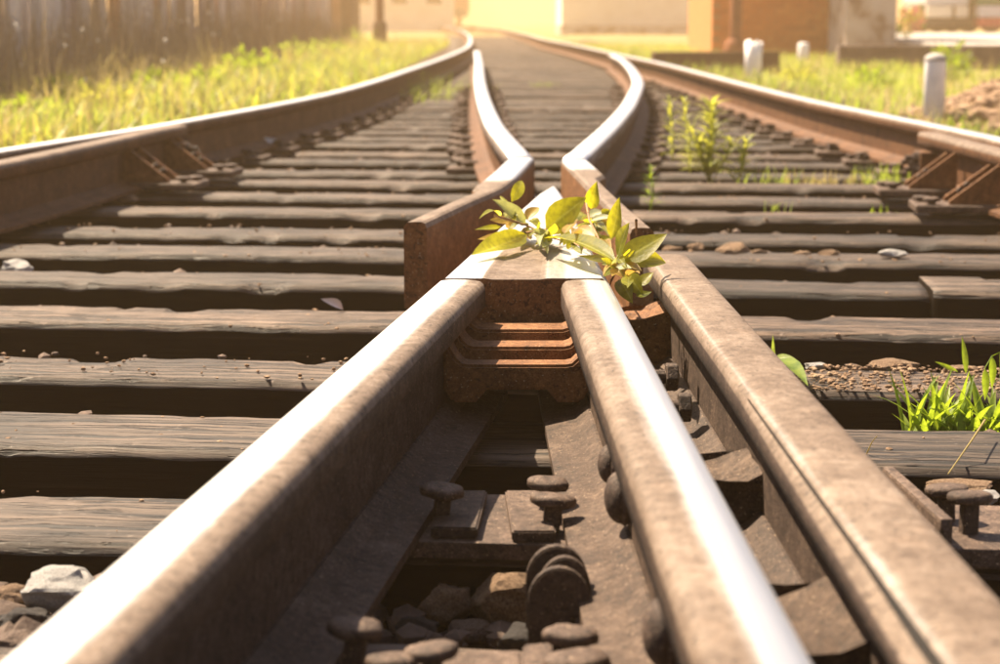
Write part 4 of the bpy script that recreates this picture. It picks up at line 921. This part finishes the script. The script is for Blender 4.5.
for y in range(-18, 23, 3): put('fence_post', box_me('fence_post', 0.1, 0.1, 2.0, fm[2], 0.01, 1), t, (-0.09 + 0.0036 * (24 + y), y, 0))

# ------------------------------------------------------------------ bollards, posts, beams
def lathe(name, prof, m, seg=20, jit=0, seed=0):
    V = []; F = []; k = len(prof)
    for s in range(seg):
        a = 2 * math.pi * s / seg
        for (r, z) in prof: V.append((math.cos(a) * r, math.sin(a) * r, z + (jit * noise.noise(Vector((math.cos(a) * 2, math.sin(a) * 2, seed))) if z > 0.2 and jit else 0)))
    for s in range(seg):
        for j in range(k - 1): F.append((s * k + j, ((s + 1) % seg) * k + j, ((s + 1) % seg) * k + j + 1, s * k + j + 1))
    me = mesh(name, V, F, m); me.polygons.foreach_set('use_smooth', [True] * len(me.polygons)); return me
loc = on_ground(933, 11.2)
t = thing('bollard', 'white round bollard with a grey domed top behind the right outer rail', 'bollard', loc, 'white marker posts')
put('shaft', lathe('shaft', [(0.0, -0.1), (0.062, -0.1), (0.062, 0.405)], M['whitepaint']), t); put('cap', lathe('cap', [(0.064, 0.40), (0.066, 0.412), (0.055, 0.432), (0.03, 0.445), (0.0, 0.449)], M['greycap']), t)
loc = on_ground(753, 21.5)
t = thing('bollard', 'broken white stump with a ragged top beside the dark beam', 'bollard', loc, 'white marker posts')
put('shaft', lathe('shaft', [(0.0, -0.1), (0.1, -0.1), (0.095, 0.2), (0.1, 0.37), (0.06, 0.35), (0.0, 0.33)], M['whitepaint'], 14, 0.09, 2), t)
loc = on_ground(803, 28)
t = thing('bollard', 'small white post in the grass before the brick building', 'bollard', loc, 'white marker posts')
put('shaft', lathe('shaft', [(0.0, -0.1), (0.085, -0.1), (0.08, 0.26), (0.06, 0.29), (0, 0.295)], M['whitepaint'], 12), t)
loc = on_ground(715, 22.5); o = put('timber_beam', box_me('timber_beam', 1.5, 0.22, 0.26, M['beam'], 0.015, 2, 0.01), None, loc, (0, 0, 0.06)); tag(o, 'dark timber beam lying in the grass behind the right outer rail', 'beam')
loc = on_ground(735, 27); t = thing('steel_pole', 'rust red pole standing before the brick wall', 'pole', loc)
put('shaft', lathe('shaft', [(0.0, 0), (0.085, 0), (0.085, 0.1), (0.085, 4.0), (0, 4.0)], M['rustpole'], 14), t); put('foot', lathe('foot', [(0, 0), (0.16, 0), (0.16, 0.3), (0.1, 0.36)], M['rustpole'], 14), t)
loc = on_ground(380, 44); t = thing('wooden_post', 'brown post with a thicker base standing in the left grass', 'post', loc)
put('shaft', lathe('shaft', [(0, 0), (0.11, 0), (0.1, 0.6), (0.09, 4.2), (0, 4.2)], M['rustpole'], 12), t); put('foot', lathe('foot', [(0, 0), (0.17, 0), (0.165, 0.52), (0.12, 0.58)], M['beam'], 12), t)

# ------------------------------------------------------------------ buildings
def bbox(name, parent, x0, x1, y0, y1, z0, z1, m, bev=0.0):
    o0 = parent.location
    return put(name, box_me(name, x1 - x0, y1 - y0, z1 - z0, m, bev, 1), parent, Vector(((x0 + x1) / 2, (y0 + y1) / 2, z0)) - o0)
by = 31.5
t = thing('brick_building', 'orange brown brick building behind the right outer rail', 'building', (4.5, by + 2, -0.06))
bbox('wall', t, 3.47, 5.62, by + 0.01, by + 4, -0.1, 4.2, M['mortar'])
bbox('roof', t, 3.3, 5.8, by - 0.2, by + 4.2, 4.2, 4.35, M['darkwall'])
BK = box_me('brick', 0.25, 0.03, 0.077, M['brick'], 0.004, 1); cnt = 0; V = []; F = []
for c in range(47):
    z = -0.06 + c * 0.0905; x = 3.47 + (0.13 if c % 2 else 0.0)
    while x + 0.25 <= 5.625:
        if cnt < 290:
            put('brick', BK, t, Vector((x + 0.125, by + rr.uniform(-0.004, 0.004), z)) - t.location); cnt += 1
        else:
            b = len(V); a0 = Vector((x, by - 0.014, z)) - t.location
            V += [a0, a0 + Vector((.25, 0, 0)), a0 + Vector((.25, 0, .077)), a0 + Vector((0, 0, .077)), a0 + Vector((0, .03, 0)), a0 + Vector((.25, .03, 0)), a0 + Vector((.25, .03, .077)), a0 + Vector((0, .03, .077))]
            F += [tuple(b + i for i in q) for q in ((0, 1, 2, 3), (1, 5, 6, 2), (3, 2, 6, 7), (0, 3, 7, 4), (0, 4, 5, 1))]
        x += 0.262
o = put('brick', mesh('brick', V, F, M['brick']), t); o['kind'] = 'stuff'
t = thing('concrete_pier', 'grey stained concrete pier at the right end of the brick building', 'pier', (5.9, by - 1, -0.06))
bbox('shaft', t, 5.32, 6.1, by - 1.9, by - 0.3, -0.1, 3.4, M['concrete'], 0.02); bbox('cap', t, 5.25, 6.17, by - 2.0, by - 0.25, 3.4, 3.55, M['concrete'], 0.02)
t = thing('pale_building', 'pale plastered building left of the brick one, washed out by light', 'building', (5.5, 80, -0.06))
bbox('wall', t, 2.5, 9.2, 78, 86, -0.1, 6.2, M['plaster']); bbox('plinth', t, 2.46, 9.24, 77.95, 86, -0.1, 0.3, M['concrete']); bbox('roof', t, 2.1, 9.6, 77.5, 86.5, 6.2, 6.4, M['darkwall'])
for x in (3.2, 5.2, 7.2):
    f = bbox('window', t, x, x + 1.1, 77.93, 78.1, 1.6, 3.4, M['whitepaint']); put('pane', box_me('pane', 0.92, 0.04, 1.6, M['glass']), f, (0, -0.09, 0.1))
t = thing('white_building', 'far white building left of the track end, glaring in haze', 'building', (-3.5, 95, -0.06))
bbox('wall', t, -8.0, -2.4, 95, 101, -0.1, 4.6, M['plaster']); bbox('roof', t, -8.3, -2.1, 94.6, 101.4, 4.6, 4.8, M['darkwall'])
for x in (-7.2, -5.4, -3.7):
    f = bbox('window', t, x, x + 0.9, 94.95, 95.1, 1.2, 2.6, M['whitepaint']); put('pane', box_me('pane', 0.76, 0.04, 1.26, M['glass']), f, (0, -0.07, 0.07))
t = thing('brown_shed', 'low brown shed at the far end of the board fence', 'shed', (-4.6, 52, -0.06))
bbox('wall', t, -5.4, -4.0, 52, 55, -0.1, 2.3, M['beam']); bbox('roof', t, -5.6, -3.8, 51.8, 55.2, 2.3, 2.42, M['darkwall']); bbox('door', t, -5.0, -4.3, 51.96, 52.02, -0.05, 1.9, M['wagon'])
# far wagon on the line
wx = (at_y(L, 112) + at_y(Rr, 112)) / 2
t = thing('freight_wagon', 'brown freight wagon end standing far off on the track', 'wagon', (wx, 115, 0.2))
bbox('body', t, wx - 1.3, wx + 1.3, 112, 124, 1.0, 3.6, M['wagon'], 0.05); bbox('underframe', t, wx - 1.2, wx + 1.2, 111.8, 124, 0.65, 1.0, M['black'])
for y in (113.5, 115.3, 121, 122.8):
    for s in (-1, 1): put('wheel', lathe('wheel', [(0, -0.07), (0.45, -0.07), (0.47, 0.07), (0, 0.07)], M['black'], 18), t, Vector((wx + s * 0.76, y, 0.66)) - t.location, (0, math.pi / 2, 0))
for s in (-1, 1): put('buffer', lathe('buffer', [(0, 0), (0.2, 0), (0.22, 0.05), (0.08, 0.06), (0.08, 0.5)], M['black'], 14), t, Vector((wx + s * 0.85, 111.4, 0.9)) - t.location, (-math.pi / 2, 0, 0))
# raised platform and stabled coaches at the far right
o = put('platform', box_me('platform', 22, 22, 0.30, M['paving'], 0.02, 1), None, (17.3, 35.6, -0.06)); o['kind'] = 'structure'
t = thing('retaining_wall', 'low dark stained wall in front of the grey platform', 'wall', (11, 24.4, -0.06))
for k in range(14): bbox('wall_block', t, 4.3 + k * 1.2, 4.3 + k * 1.2 + 1.185, 24.35 + rr.uniform(-.01, .01), 24.58, -0.1, 0.25, M['darkwall'], 0.012)
def coach(label, x0, x1, yc, low, mid, top, name):
    t = thing(name, label, 'carriage', ((x0 + x1) / 2, yc, 0.24), 'carriages stabled at the far right')
    bbox('body', t, x0, x1, yc, yc + 2.8, 0.885, 3.4, top, 0.06); bbox('skirt', t, x0 + 0.02, x1 - 0.02, yc - 0.02, yc + 2.8, 0.36, 0.60, low, 0.05); bbox('roof', t, x0, x1, yc - 0.05, yc + 2.85, 3.41, 3.7, top, 0.1)
    x = x0 + 0.02
    while x < x1 - 0.2: bbox('side_panel', t, x, min(x + 0.62, x1 - 0.02), yc - 0.03, yc + 2.7, 0.605, 0.88, mid, 0.02); x += 0.70
    n = int((x1 - x0) / 0.9)
    for k in range(n):
        x = x0 + 0.25 + k * (x1 - x0 - 0.3) / n; f = bbox('window', t, x, x + 0.6, yc - 0.04, yc + 0.02, 1.75, 2.75, M['grey']); put('pane', box_me('pane', 0.5, 0.03, 0.9, M['glass']), f, (0, -0.03, 0.05))
    for k in range(2):
        for s in (0.35, 1.1): put('wheel', lathe('wheel', [(0, -0.06), (0.34, -0.06), (0.34, 0.06), (0, 0.06)], M['black'], 16), t, Vector((x0 + s if k == 0 else x1 - s, yc + 0.25, 0.58)) - t.location, (math.pi / 2, 0, 0))
coach('grey carriage with pale panels standing behind the platform', 10.3, 11.35, 46.6, M['black'], M['cream'], M['grey'], 'carriage')
coach('green topped carriage with grey side and red skirt at the right edge', 11.5, 20, 46.2, M['red'], M['grey'], M['green'], 'carriage')

# ------------------------------------------------------------------ orange haze volume added to hint at the lens flare's glow
mh = bpy.data.materials.new('haze'); mh.use_nodes = True; th = mh.node_tree; th.nodes.clear()
out = N(th, 'ShaderNodeOutputMaterial'); pv = N(th, 'ShaderNodeVolumePrincipled'); th.links.new(pv.outputs[0], out.inputs['Volume'])
pv.inputs['Color'].default_value = (1.0, 0.71, 0.40, 1); pv.inputs['Density'].default_value = HAZE; pv.inputs['Anisotropy'].default_value = 0.3
hz = put('haze', box_me('haze', 700, 440, 7.9, mh), None, (0, 140, -1.2)); hz['kind'] = 'stuff'
